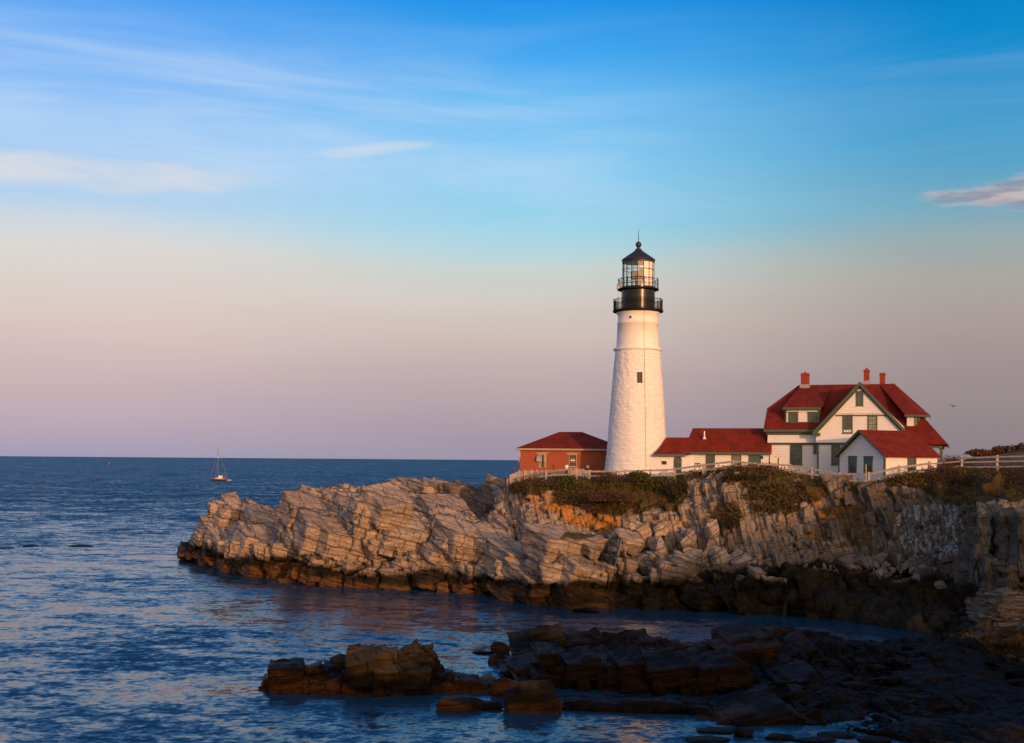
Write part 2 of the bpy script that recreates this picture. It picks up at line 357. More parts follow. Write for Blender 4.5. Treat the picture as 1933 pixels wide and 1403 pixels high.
# ================================================================== sea
def water_material():
    m, g = mat('sea_water'); p = g.pos(); px_, py_, _ = g.sep(p)
    def slope(vec, scale, detail, rough):
        n = g.new('ShaderNodeTexNoise'); g.put(n.inputs['Vector'], vec); n.inputs['Scale'].default_value = scale
        n.inputs['Detail'].default_value = detail; n.inputs['Roughness'].default_value = rough; n.inputs['Distortion'].default_value = 0.3
        v = g.new('ShaderNodeVectorMath', operation='SUBTRACT'); g.l.new(n.outputs['Color'], v.inputs[0]); v.inputs[1].default_value = (.5, .5, .5); return v.outputs[0]
    def sc(v, k):
        n = g.new('ShaderNodeVectorMath', operation='SCALE'); g.l.new(v, n.inputs[0]); g.put(n.inputs['Scale'], k); return n.outputs[0]
    def add(a, b):
        n = g.new('ShaderNodeVectorMath', operation='ADD'); g.l.new(a, n.inputs[0]); g.l.new(b, n.inputs[1]); return n.outputs[0]
    openw = g.ss(py_, 60.0, 420.0)
    gust = g.ss(g.noise(g.mapv(p, (0.25, 1, 1), (0, 0, R(6))), 0.02, 5, 0.65), 0.35, 0.65)
    k = g.m('MULTIPLY', g.m('MULTIPLY_ADD', gust, 0.22, 0.86), g.m('MULTIPLY_ADD', openw, 0.55, 0.62))
    s1 = sc(slope(g.mapv(p, (0.62, 1.0, 1), (0, 0, R(10))), 0.62, 4, 0.62), g.m('MULTIPLY', k, 0.95))
    s2 = sc(slope(g.mapv(p, (0.8, 1.0, 1), (0, 0, R(-18))), 2.6, 3, 0.6), g.m('MULTIPLY', k, 0.8))
    s3 = sc(slope(g.mapv(p, (0.5, 1.0, 1), (0, 0, R(4))), 0.11, 3, 0.6), 0.45)
    s = add(add(s1, s2), s3); sx, sy, _ = g.sep(s)
    nv = g.comb(g.m('MULTIPLY', sx, 0.7), g.m('SUBTRACT', sy, g.m('MULTIPLY_ADD', openw, 0.235, 0.05)), 1.0)      # waves lean towards the shore
    nn = g.new('ShaderNodeVectorMath', operation='NORMALIZE'); g.l.new(nv, nn.inputs[0])
    g.put(g.b.inputs['Normal'], nn.outputs[0])
    g.b.inputs['Base Color'].default_value = (0.008, 0.042, 0.085, 1)
    g.b.inputs['Roughness'].default_value = 0.17; g.b.inputs['IOR'].default_value = 1.333
    g.b.inputs['Specular Tint'].default_value = (0.66, 0.88, 1.0, 1)
    return m
M_WATER = water_material()
mk('sea', [(-120000, -300, 0), (120000, -300, 0), (120000, 160000, 0), (-120000, 160000, 0)], [(0, 1, 2, 3)], M_WATER)['kind'] = 'structure'

# ================================================================== land forms
RS_HEAD = rotm(-10, -13, -28)
def fn_head(amp=1.0, masks=None, seed=1.0, RS=RS_HEAD, sz=((6.5, 4.5, 3.0), (2.5, 2.2, 1.1), (0.9, 0.9, 0.36)), ampv=(0.85, 0.40, 0.13), crack=(0.40, 0.16), carve=(), big=0.0):
    def f(Pn, N, px, py):
        W = np.stack([fbm(Pn * 0.16, 3, seed), fbm(Pn * 0.16, 3, seed + 9), fbm(Pn * 0.2, 3, seed + 17)], 1) * 1.1
        W += np.stack([fbm(Pn * 0.9, 2, seed + 3), fbm(Pn * 0.9, 2, seed + 4), fbm(Pn * 0.9, 2, seed + 5)], 1) * 0.07
        Q = (Pn + W) @ RS.T
        d1, e1, c1 = blocks(Q, sz[0], seed, 1.0); d2, e2, c2 = blocks(Q + 3.3, sz[1], seed + 2, 0.8); d3, e3, c3 = blocks(Q + 1.7, sz[2], seed + 4)
        dd = ampv[0] * d1 + ampv[1] * d2 + ampv[2] * d3 + 0.06 * fbm(Pn * 4, 3, seed)
        dd -= crack[0] * (1 - smst(e1, 0.03, 0.15)) + crack[1] * (1 - smst(e2, 0.01, 0.07)) * (c1 > 0.3)
        ex_ = 0
        if big: d0, e0, _ = blocks(Q * 1.0 + 11, (9.5, 7.0, 5.0), seed + 21, 1.3); ex_ = big * d0 - big * .8 * (1 - smst(e0, .05, .5))
        for (ax, ay, bx_, by_, wd, dp) in carve:
            ux, uy = bx_ - ax, by_ - ay; tt = np.clip(((px - ax) * ux + (py - ay) * uy) / (ux * ux + uy * uy), 0, 1); dst = np.hypot(px - ax - tt * ux, py - ay - tt * uy) + 3 * fbm(Pn * .7, 2, seed + 99)
            ex_ = ex_ - dp * np.exp(-(dst / (wd * 1.25)) ** 2) * 1.7 * (1 - .5 * np.abs(tt - .5))
        soft = 0.7 + 0.5 * fbm(Pn * 0.25, 2, seed + 30)
        at = dict(cell=np.clip(c2 * 0.7 + 0.3 * c3, 0, 1), cell2=c1)
        nz = fbm(Pn * 0.5, 4, seed + 40)
        for k in ('grey', 'lichen', 'guano', 'soil', 'weed'):
            at[k] = blobs(px, py, (masks or {}).get(k, []), nz)
        damp = 1 - 0.75 * at['soil']
        D = N * ((dd * amp * soft + ex_) * damp)[:, None]
        D += N * (at['soil'] * 0.35 * fbm(Pn * 1.3, 4, seed + 50))[:, None]
        return D, at
    return f

TG = None
def box_template(n=3):
    V, idx, Fc = [], {}, []
    def vid(a):
        k = tuple(round(x, 4) for x in a)
        if k not in idx: idx[k] = len(V); V.append(k)
        return idx[k]
    g_ = np.linspace(-1, 1, n + 1)
    for ax in range(3):
        for sgn in (-1, 1):
            for i in range(n):
                for j in range(n):
                    q = []
                    for a, b in ((i, j), (i + 1, j), (i + 1, j + 1), (i, j + 1)):
                        v = [0, 0, 0]; v[ax] = sgn; v[(ax + 1) % 3] = g_[a]; v[(ax + 2) % 3] = g_[b]; q.append(vid(v))
                    Fc.append(q if sgn > 0 else q[::-1])
    return np.array(V), np.array(Fc)
BT = [box_template(3), box_template(7), box_template(13)]
def shell(Pn, N, ok, RS, size, seed, keep=1.0, out=0.25, jit=0.35, tiltd=7, tmpl=1, rough=1.0, grow=1.10, sink=0.75):
    """angular joint blocks set into the surface: one box per lattice cell the surface passes through"""
    W = np.stack([fbm(Pn * 0.10, 2, seed), fbm(Pn * 0.10, 2, seed + 9), fbm(Pn * 0.12, 2, seed + 17)], 1) * 1.6
    q = ((Pn + W) @ RS.T) / np.array(size); k = np.floor(q[:, 2]); qx = q[:, 0] + hsh(k, 3, 1, seed) * 3; i = np.floor(qx); fx = qx - i
    cut = hsh(i, k, 7, seed) * 0.5 + 0.25; hi_ = fx >= cut; i2 = i * 2 + hi_; wx = np.where(hi_, 1 - cut, cut)
    j = np.floor(q[:, 1] + hsh(i2, k, 5, seed) * 3)
    key = np.stack([i2, j, k], 1)[ok]; u, inv_, cnt = np.unique(key, axis=0, return_inverse=True, return_counts=True); inv_ = inv_.ravel()
    m_ = len(u); mP = np.stack([np.bincount(inv_, Pn[ok][:, a], m_) for a in range(3)], 1) / cnt[:, None]
    mN = np.stack([np.bincount(inv_, N[ok][:, a], m_) for a in range(3)], 1); mN /= np.linalg.norm(mN, axis=1, keepdims=True) + 1e-9
    hw = np.bincount(inv_, wx[ok], m_) / cnt * size[0]
    r = lambda s_: hsh(u[:, 0], u[:, 1], u[:, 2], seed + s_)
    sel = (cnt > np.percentile(cnt, 25)) & (r(1) < keep)
    u = u[sel]; mP = mP[sel]; mN = mN[sel]; hw = hw[sel]; m_ = len(u); r = lambda s_: hsh(u[:, 0], u[:, 1], u[:, 2], seed + s_)
    ext = np.stack([hw, np.full(m_, size[1]), np.full(m_, size[2])], 1) * 0.5 * grow * (0.9 + 0.25 * r(2))[:, None]
    Nl = np.abs(mN @ RS.T); half = (Nl * ext).sum(1)            # half thickness of the box along the normal
    cen = mP - mN * (half * sink)[:, None] + mN * ((r(3) - 0.5) * 2 * jit * min(size) + out)[:, None]
    V0, F0 = BT[tmpl]; nv = len(V0)
    ang = (np.stack([r(4), r(5), r(6)], 1) - 0.5) * 2 * R(tiltd)
    L = V0[None] * ext[:, None, :]
    # taper: one end of each box a bit thinner
    L[:, :, 2] *= 1 + (r(7) - .5)[:, None] * .5 * V0[None, :, 0]; L[:, :, 0] *= 1 + (r(8) - .5)[:, None] * .4 * V0[None, :, 2]
    cx_, sx_ = np.cos(ang[:, 0])[:, None], np.sin(ang[:, 0])[:, None]; y_, z_ = L[:, :, 1] * cx_ - L[:, :, 2] * sx_, L[:, :, 1] * sx_ + L[:, :, 2] * cx_
    cy_, sy_ = np.cos(ang[:, 1])[:, None], np.sin(ang[:, 1])[:, None]; x_, z_ = L[:, :, 0] * cy_ + z_ * sy_, -L[:, :, 0] * sy_ + z_ * cy_
    cz_, sz_ = np.cos(ang[:, 2])[:, None], np.sin(ang[:, 2])[:, None]; x_, y_ = x_ * cz_ - y_ * sz_, x_ * sz_ + y_ * cz_
    W_ = np.stack([x_, y_, z_], 2) @ RS + cen[:, None, :]
    Vf = W_.reshape(-1, 3)
    fin = min(1.0, size[2])
    dsp = np.stack([fbm(Vf * 1.1, 2, seed + 60), fbm(Vf * 1.1, 2, seed + 61), fbm(Vf * 1.1, 2, seed + 62)], 1) * 0.12
    Vf = Vf + dsp * rough * fin
    if tmpl > 0:     # finer joints and strata steps cut into the faces of the larger blocks
        out_ = (V0[None] * ext[:, None, :]); wmx = np.abs(V0).max(1); on = np.abs(V0) > .99
        nl = np.repeat(np.where(on, np.sign(V0), 0)[None], m_, 0).reshape(-1, 3).astype(float); nl /= np.linalg.norm(nl, axis=1, keepdims=True); nw = nl @ RS
        Qf = (Vf + 0.25 * np.stack([fbm(Vf * .5, 2, seed + 70), fbm(Vf * .5, 2, seed + 71), fbm(Vf * .5, 2, seed + 72)], 1)) @ RS.T
        h1, e1, _ = blocks(Qf, (1.7, 1.6, 0.62), seed + 80, .5); h2, e2, _ = blocks(Qf + 5, (0.8, 0.8, 0.24), seed + 82, .4)
        dd = 0.15 * h1 + 0.06 * h2 - 0.13 * (1 - smst(e1, .0, .10)) - 0.05 * (1 - smst(e2, 0, .06))
        Vf = Vf + nw * (dd * rough * min(1.2, size[2] * .7))[:, None]
    Ff = (F0[None] + (np.arange(m_) * nv)[:, None, None]).reshape(-1, 4)
    cpx, cpy = proj(cen[:, 0], cen[:, 1], cen[:, 2])
    return Vf, Ff, np.repeat(r(10), nv), np.repeat(r(11), nv)
def add_shells(o, name, shells, masks, seed, inset=0.25):
    """merge joint blocks into a patch mesh, with the same stain attributes"""
    V, Nf, px, py, at, Fq = SHARED[name]
    VV, FF, C1, C2 = [V - Nf * inset * (1 - at.get('soil', 0 * px))[:, None]], [Fq], [at['cell']], [at['cell2']]; k = len(V)
    for (v, f, c1, c2) in shells: VV.append(v); FF.append(f + k); C1.append(c1); C2.append(c2); k += len(v)
    Va = np.concatenate(VV); me = bpy.data.meshes.new(name); me.vertices.add(len(Va)); me.vertices.foreach_set('co', Va.ravel().astype(np.float32))
    Fa = np.concatenate(FF); me.loops.add(Fa.size); me.loops.foreach_set('vertex_index', Fa.ravel().astype(np.int32)); me.polygons.add(len(Fa))
    me.polygons.foreach_set('loop_start', np.arange(0, Fa.size, 4, dtype=np.int32)); me.polygons.foreach_set('loop_total', np.full(len(Fa), 4, dtype=np.int32)); me.update(calc_edges=True)
    me.materials.append(o.data.materials[0]); n0 = len(V); Vn = Va[n0:]; px2, py2 = proj(Vn[:, 0], Vn[:, 1], Vn[:, 2]); nz = fbm(Vn * 0.5, 4, seed + 40)
    for key in at:
        if key == 'cell': val = np.concatenate(C1)
        elif key == 'cell2': val = np.concatenate(C2)
        else: val = np.concatenate([at[key], blobs(px2, py2, masks.get(key, []), nz)])
        a_ = me.attributes.new(key, 'FLOAT', 'POINT'); a_.data.foreach_set('value', val.astype(np.float32))
    old = o.data; o.data = me; bpy.data.meshes.remove(old)
# rear slab of the headland
rear = [line('z', [(540, 168, -1), (1000, 150, -1)]),
        line('p', [(540, 985, 162), (575, 948, 160), (600, 922, 158), (650, 915, 157), (690, 918, 156), (735, 909, 155), (790, 906, 153), (840, 908, 151), (875, 915, 150), (915, 920, 148), (930, 904, 146), (950, 905, 144), (965, 918, 142), (1000, 925, 140)]),
        line('p', [(540, 1010, 157), (600, 945, 154), (700, 935, 152), (830, 945, 147), (920, 962, 142), (1000, 965, 137)]),
        line('z', [(540, 150, 2), (700, 147, 3), (850, 140, 3), (1000, 134, 3)])]
mkr = dict(grey=[(880, 940, 75, 40, .8), (960, 930, 40, 30, .5)])
RS_A = rotm(-12, -8, -26)
o = patch('headland', rear, 540, 1000, 460, [30, 60, 90], M_HEAD, fn_head(0.35, mkr, 5.0)); o['kind'] = 'structure'
V_, N_, px_, py_, at_, _ = SHARED['headland']; ok = (px_ > 555) & (V_[:, 2] > 1.5)
add_shells(o, 'headland', [shell(V_, N_, ok, RS_A, (5.2, 4.0, 2.5), 6.0, 1.0, 0.0, 0.25, 6, 2, .7), shell(V_, N_, ok, RS_A, (2.2, 2.0, 1.1), 7.0, .4, .1, .28, 7), shell(V_, N_, ok, RS_A, (1.2, 1.0, .5), 8.0, .2, .15, .3, 9, 0)], mkr, 5.0)

# long front ridge from the seaward tip to the cove
front = [line('z', [(338, 170, -1.5), (600, 160, -1), (1000, 134, 0.5), (1300, 117, 1.0), (1480, 114, 1.0)]),
         line('z', [(338, 167, 1.0), (600, 156, 3.2), (800, 144, 4.2), (1000, 132, 3.5), (1180, 121, 2.2), (1300, 115.6, 1.6), (1480, 112, 1.6)]),
         line('p', [(338, 1050, 163), (345, 1024, 163), (374, 1021, 163), (384, 990, 163), (391, 955, 163), (405, 947, 163), (432, 944, 162), (455, 950, 161), (490, 957, 160), (535, 961, 158), (556, 962, 157), (572, 940, 155), (590, 934, 153), (620, 930, 151), (655, 938, 149), (700, 942, 146), (740, 941, 144), (800, 947, 142), (850, 958, 138), (900, 968, 135), (950, 973, 132.5), (1000, 988, 129.5), (1050, 1001, 127), (1100, 1013, 123.5), (1130, 1022, 121.5), (1180, 1040, 118.8), (1250, 1060, 116), (1330, 1076, 113.6), (1400, 1094, 112), (1480, 1112, 110.5)]),
         line('p', [(338, 1052, 161), (380, 1010, 160), (440, 1000, 158), (520, 1005, 154), (600, 990, 149), (700, 985, 143), (800, 1000, 137), (900, 1015, 129), (1000, 1030, 124), (1100, 1055, 119.3), (1200, 1075, 115.2), (1300, 1095, 112.5), (1400, 1110, 110.5), (1480, 1125, 109)]),
         line('w', [(338, 1046, 0.9), (380, 1038, 2.0), (440, 1044, 2.4), (525, 1052, 2.6), (600, 1062, 2.4), (800, 1068, 2.5), (900, 1078, 2.3), (1000, 1088, 2.6), (1100, 1098, 2.4), (1200, 1106, 2.0), (1300, 1118, 1.6), (1480, 1135, 1.4)]),
         line('w', [(338, 1049, 0.8), (380, 1046, 1.2), (430, 1053, 1.2), (525, 1070, 1.2), (600, 1074, 1.3), (800, 1078, 1.3), (900, 1096, 1.4), (1000, 1104, 1.4), (1100, 1110, 1.2), (1200, 1118, 1.1), (1300, 1127, 1.0), (1480, 1143, 0.9)]),
         line('w', [(338, 1056), (380, 1060), (425, 1068), (480, 1072), (525, 1087), (600, 1096), (700, 1096), (800, 1099), (895, 1103), (905, 1118), (1000, 1127), (1100, 1132), (1200, 1137), (1300, 1142), (1480, 1158)]),
         line('w', [(338, 1062, -2.5), (425, 1074, -2.5), (525, 1093, -2.5), (600, 1103, -2.5), (800, 1106, -2.5), (905, 1128, -2.5), (1000, 1134, -2.5), (1200, 1143, -2.5), (1480, 1165, -2.5)])]
CARVE = [(452, 958, 432, 1035, 7, 2.2), (462, 955, 468, 1020, 4, 1.2), (492, 960, 478, 1040, 5, 1.5), (560, 958, 520, 1050, 12, 2.6), (585, 975, 600, 1060, 5, 1.3), (640, 985, 628, 1060, 5, 1.5), (692, 960, 672, 1075, 9, 2.6), (715, 1005, 768, 1000, 6, 2.0), (730, 1010, 712, 1080, 6, 2.4), (768, 1000, 745, 1030, 5, 1.6), (905, 1040, 895, 1110, 7, 2.2),
         (820, 970, 812, 1060, 4, 1.0), (960, 1000, 978, 1060, 5, 1.2), (1042, 1010, 1030, 1110, 6, 1.8), (1180, 1050, 1170, 1120, 7, 2.0), (830, 1068, 1000, 1060, 6, 1.0), (905, 1040, 1030, 1052, 5, 1.3), (1100, 1045, 1105, 1120, 5, 1.3)]
mkf = dict(grey=[(1150, 1060, 90, 40, .5), (1320, 1090, 120, 40, .8)], weed=[(1050, 1120, 140, 30, .6), (1330, 1130, 200, 40, 1)], soil=[(1090, 1012, 45, 9, .7)])
o = patch('headland', front, 338, 1480, 1150, [10, 26, 85, 75, 26, 26, 14], M_HEAD, fn_head(0.40, mkf, 1.0, carve=CARVE, big=1.0)); o['kind'] = 'structure'
V_, N_, px_, py_, at_, _ = SHARED['headland']; ok = (px_ > 345) & (V_[:, 2] > -.3) & (py_ > 900)
RS_F = rotm(-14, -16, -28)
add_shells(o, 'headland', [shell(V_, N_, ok & (V_[:, 2] > .3) & (px_ < 1100) & (px_ > 392), RS_F, (6.0, 4.2, 2.5), 12.0, .95, -.05, 0.32, 7, 2, .7), shell(V_, N_, ok & (px_ < 1330) & (px_ > 366), RS_F, (2.7, 2.1, 1.2), 13.0, .40, .05, .32, 8),
    shell(V_, N_, ok & (px_ < 1420), RS_F, (1.2, 1.1, .5), 14.0, .16, .12, .35, 9, 0), shell(V_, N_, ok & (V_[:, 2] < 2.2) & (px_ < 1300) & (px_ > 400), rotm(0, 3, 4), (3.4, 2.6, 1.5), 15.0, .9, .0, .2, 5, 1)], mkf, 1.0)

# cliff under the buildings
cl = [line('z', [(930, 150, 9.5), (1000, 146, 11.6), (1250, 145, 11.6), (1400, 136, 11.8), (1640, 135, 11.2), (1760, 133, 11.5), (1933, 130, 12.5), (2100, 130, 13)]),
      line('p', [(930, 935, 136), (955, 922, 134), (975, 912, 132), (1000, 907, 130), (1100, 906, 127), (1180, 907, 126), (1270, 907, 124), (1330, 899, 122), (1362, 890, 121), (1385, 884, 120), (1440, 882, 119), (1490, 894, 118), (1530, 904, 117), (1585, 916, 115), (1640, 921, 113), (1665, 914, 112.5), (1700, 903, 112), (1760, 896, 111), (1815, 888, 110), (1880, 890, 107), (1933, 892, 104), (2100, 895, 100)]),
      line('p', [(930, 955, 134), (975, 945, 131), (1000, 934, 129), (1100, 948, 126), (1200, 958, 124.4), (1270, 950, 123), (1300, 915, 122.6), (1350, 912, 119.5), (1385, 930, 117.5), (1440, 930, 116.5), (1500, 930, 116), (1560, 927, 115), (1600, 926, 113.5), (1700, 912, 111), (1770, 925, 109), (1830, 945, 105), (1870, 960, 98), (1933, 960, 95), (2100, 965, 90)]),
      line('p', [(930, 1000, 131), (1000, 985, 125.5), (1100, 987, 125), (1200, 990, 122.3), (1300, 1000, 118.7), (1400, 1000, 116), (1500, 1010, 114), (1600, 1010, 112), (1700, 1010, 108.5), (1780, 1030, 104), (1830, 1040, 99), (1870, 1060, 93.5), (1933, 1080, 91), (2100, 1100, 86)]),
      line('p', [(930, 1040, 128), (1000, 1015, 123.5), (1100, 1035, 123.8), (1200, 1055, 120.5), (1300, 1072, 116.6), (1400, 1080, 113.4), (1500, 1082, 111.6), (1600, 1082, 109.5), (1700, 1088, 106), (1760, 1100, 102.5), (1800, 1180, 96.5), (1870, 1205, 90), (1933, 1235, 87), (2100, 1260, 82)]),
      line('w', [(930, 1080, 1.0), (1100, 1090, 1.0), (1200, 1110, 1.2), (1300, 1112, 1.6), (1400, 1120, 1.6), (1500, 1128, 1.6), (1600, 1136, 1.5), (1700, 1150, 1.3), (1760, 1160, 1.2), (1800, 1190, .8), (1870, 1225, .8), (1933, 1250, .8), (2100, 1280, .8)]),
      line('w', [(930, 1110), (1100, 1125), (1300, 1142), (1400, 1150), (1500, 1160), (1600, 1170), (1700, 1186), (1760, 1194), (1800, 1204), (1870, 1235), (1933, 1260), (2100, 1290)]),
      line('w', [(930, 1115, -2), (1300, 1150, -2), (1500, 1170, -2), (1700, 1198, -2), (1800, 1216, -2), (1933, 1275, -2), (2100, 1300, -2)])]
RS_CL = rotm(10, -80, 12)
MKC = dict(
    lichen=[(1065, 952, 26, 22, .95), (1035, 945, 70, 22, .6), (1130, 985, 60, 18, .85), (1190, 985, 60, 12, .5), (1075, 980, 20, 12, .8), (1262, 988, 55, 14, .55), (1560, 968, 34, 12, .8), (1545, 950, 18, 7, .7), (1530, 1010, 16, 10, .6), (1590, 928, 38, 7, .45), (1330, 940, 30, 20, .35), (1420, 930, 40, 20, .3)],
    soil=[(1010, 915, 60, 22, 1), (1130, 925, 110, 32, 1), (1230, 930, 80, 40, 1), (1180, 960, 70, 18, .7), (1440, 900, 90, 26, 1), (1500, 930, 110, 30, 1), (1370, 975, 40, 28, .8), (1590, 965, 60, 16, .7), (1612, 1000, 34, 40, .6), (1560, 1010, 24, 40, .5), (1650, 1030, 30, 22, .5), (1470, 960, 70, 18, .7), (1590, 1040, 60, 30, .5), (1780, 905, 150, 34, 1), (1860, 925, 120, 32, 1), (1850, 1000, 60, 40, .55), (1700, 960, 60, 20, .4), (1905, 1020, 40, 50, .7)],
    grey=[(1640, 960, 130, 90, .9), (1760, 1000, 110, 130, 1), (1820, 1060, 90, 110, .7), (1500, 1060, 150, 40, .5), (1933, 1090, 80, 120, .65), (1350, 1050, 120, 60, .35)],
    guano=[(1760, 1000, 80, 70, .8), (1640, 1010, 40, 30, .6), (1850, 960, 50, 50, .6), (1680, 1075, 70, 20, .6), (1240, 1020, 70, 40, .4), (1500, 1080, 80, 14, .5)],
    weed=[(1500, 1140, 500, 90, 1)])
base_cl = fn_head(0.5, MKC, 11.0, RS_CL, ((4.0, 4.0, 2.3), (1.9, 2.0, 1.1), (0.9, 0.9, 0.42)), (0.85, 0.42, 0.14), (0.5, 0.2))
def fn_cliff(Pn, N, px, py):
    D, at = base_cl(Pn, N, px, py)
    back = smst(Pn[:, 1], 0, 1)
    lowm = smst(-Pn[:, 2], -3.2, -2.4) * (px < 1830)
    b, hid = bould(Pn * np.array([1, 1, 1.2]), 1.9, 3.0); b2, h2 = bould(Pn, 0.7, 9.0)
    Db = N * ((b * 1.2 - 0.8 + 0.7 * hid) + b2 * 0.35)[:, None]
    lo_ = lowm[:, None]
    D = D * (1 - lo_) + Db * lo_
    edge = at['plateau'] = smst(N[:, 2], 0.86, 0.97) * (Pn[:, 2] > 8)
    D *= (1 - 0.9 * edge)[:, None]
    at['soil'] = np.maximum(at['soil'], edge)
    at['cell'] = at['cell'] * (1 - lowm) + hid * lowm
    return D, at
o = patch('cliff', cl, 930, 2090, 1180, [30, 48, 70, 80, 60, 40, 10], M_CLIFF, fn_cliff); o['kind'] = 'structure'
V_, N_, px_, py_, at_, _ = SHARED['cliff']; ok = (at_['soil'] < .5) & (V_[:, 2] > 2.6) & (V_[:, 1] < 136) & (at_['plateau'] < .3) & ((py_ > 914) | (px_ > 1530) | (px_ < 1280))
okr = ok & (px_ > 1160); okl = ok & (px_ <= 1160)
RS_V = rotm(8, -80, 10); RS_W = rotm(14, 6, 8)
add_shells(o, 'cliff', [shell(V_, N_, okr, RS_V, (8.0, 3.4, 2.1), 22.0, 1.0, -.05, .22, 5, 2), shell(V_, N_, okr, RS_V, (3.6, 1.8, 1.2), 23.0, .45, .1, .35, 7), shell(V_, N_, okr, RS_W, (1.1, .9, .7), 24.0, .12, .1, .35, 14, 0),
    shell(V_, N_, (at_['soil'] < .6) & (px_ > 1800) & (V_[:, 2] > .8) & (V_[:, 1] < 110) & (py_ > 950), rotm(5, 8, -24), (3.4, 2.8, 2.6), 27.0, .9, .35, .35, 9, 2), shell(V_, N_, (at_['soil'] < .6) & (px_ > 1790) & (V_[:, 2] > .8) & (py_ > 955), rotm(5, 84, -10), (2.6, 1.6, 1.0), 28.0, .4, .3, .4, 9),
    shell(V_, N_, okl, RS_V, (4.4, 2.4, 1.5), 25.0, 1.0, .0, .25, 6), shell(V_, N_, okl, RS_W, (1.3, 1.0, .6), 26.0, .25, .05, .3, 8, 0)], MKC, 11.0, .3)

# plateau behind, out to the far shore of the point, and the low hill on the right
def plate(name, lines, x0, x1, nx, rows, m, amp=0.15, seed=2.0):
    def f(Pn, N, px, py): return np.stack([0 * px, 0 * px, amp * fbm(Pn * 0.3, 4, seed)], 1), {}
    patch(name, lines, x0, x1, nx, rows, m, f)['kind'] = 'structure'
plate('ground', [line('z', [(960, 180, -1), (1100, 180, -1), (2100, 260, 8)]), line('z', [(960, 160, 4), (1100, 160, 8), (1700, 190, 10.5), (2100, 230, 12)]),
      line('z', [(930, 149.8, 9.2), (1000, 145.8, 11.5), (1250, 144.8, 11.5), (1400, 135.8, 11.7), (1640, 134.8, 11.1), (1760, 132.8, 11.4), (1933, 129.8, 12.4), (2100, 129.8, 12.9)])], 930, 2100, 200, [20, 30], M_GROUND)
plate('hill', [line('z', [(1730, 185, 9), (2200, 185, 9)]),
      line('p', [(1730, 885, 160), (1780, 872, 158), (1815, 866, 156), (1850, 857, 154), (1885, 852, 153), (1933, 848, 152), (2100, 835, 150), (2200, 830, 150)]),
      line('z', [(1730, 138, 10.8), (1933, 131, 12), (2200, 128, 12.4)])], 1730, 2200, 240, [30, 60], M_GROUND, 0.5)
# the land the photographer stands on, with an unseen rise behind it, its crest shaped to keep the last sun off the cove
hx = np.linspace(-60, 175, 236); hy = np.linspace(-70, 12, 70)
top = np.interp(hx, [-60, -20, 4, 14, 35, 55, 68, 76, 84, 92, 110, 175], [2, 9, 12, 13.5, 15.2, 16.5, 17.5, 20.5, 24.5, 27.0, 32, 36])
gx, gy = np.meshgrid(hx, hy); tz = np.interp(hx, hx, top)[None].repeat(70, 0)
prof = smst(gy, 12, -8) * np.where(gy < -8, 1, 1)
Ph = np.stack([gx.ravel(), gy.ravel(), (-2 + (tz + 2) * prof).ravel()], 1)
Ph[:, 2] += fbm(Ph * 0.12, 4, 3.0) * 1.6 * (np.abs(Ph[:, 0]) > 6)
near0 = (np.abs(Ph[:, 0]) < 6) & (Ph[:, 1] > -6); Ph[near0, 2] = np.minimum(Ph[near0, 2], 11.4)
idx = np.arange(70 * 236).reshape(70, 236)
mk('hill', Ph, np.stack([idx[:-1, :-1], idx[:-1, 1:], idx[1:, 1:], idx[1:, :-1]], 2).reshape(-1, 4), M_GROUND)['kind'] = 'structure'

# ------------------------------------------------------------------ near shore: dark ledges in the foreground
RS_SH = rotm(-8, 7, -8)
def shore_fn(seed, masks, amp=1.0, b=0.5):
    base = fn_head(amp, masks, seed, RS_SH, ((2.6, 2.2, 0.9), (1.1, 1.1, 0.45), (0.5, 0.5, 0.2)), (0.34, 0.16, 0.07), (0.26, 0.10))
    def f(Pn, N, px, py):
        D, at = base(Pn, N, px, py)
        bb, hid = bould(Pn, 1.2, seed + 3); b2, _ = bould(Pn, 0.45, seed + 6)
        mk_ = (smst(fbm(Pn * 0.15, 3, seed + 77), -0.3, 0.2) * b)[:, None]
        D = D * (1 - mk_ * 0.7) + N * (bb * 0.5 - 0.25 + 0.16 * b2)[:, None] * mk_
        return D, at
    return f
mid_ = [line('w', [(960, 1262, -1.5), (1400, 1262, -1.5)]),
       line('w', [(960, 1250, 0), (1000, 1235, .3), (1100, 1232, .5), (1400, 1245, .3)]),
       line('p', [(958, 1272, 78), (975, 1240, 78), (984, 1208, 78), (1000, 1192, 78), (1022, 1187, 78), (1062, 1188, 78), (1080, 1193, 78), (1110, 1191, 78), (1150, 1189, 78), (1200, 1195, 77.5), (1250, 1203, 77), (1290, 1214, 76.5), (1340, 1216, 76.5), (1400, 1224, 76)]),
       line('p', [(958, 1275, 76), (985, 1225, 76.5), (1050, 1220, 76), (1200, 1222, 76), (1400, 1240, 75)]),
       line('p', [(958, 1278, 73.5), (1000, 1240, 74), (1050, 1243, 73.8), (1200, 1240, 73.5), (1400, 1256, 73)]),
       line('w', [(958, 1280, 0), (1000, 1272, .6), (1100, 1280, .7), (1200, 1285, .7), (1400, 1295, .7)]),
       line('w', [(958, 1283), (1000, 1284), (1045, 1290), (1150, 1301), (1200, 1305), (1300, 1309), (1400, 1313)]),
       line('w', [(958, 1290, -1), (1200, 1314, -1), (1400, 1322, -1)])]
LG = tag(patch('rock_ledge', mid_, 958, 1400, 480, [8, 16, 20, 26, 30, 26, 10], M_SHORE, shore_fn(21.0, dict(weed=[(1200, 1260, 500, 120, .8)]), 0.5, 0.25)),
    'long dark flat topped rock ledge across the cove', 'rock')
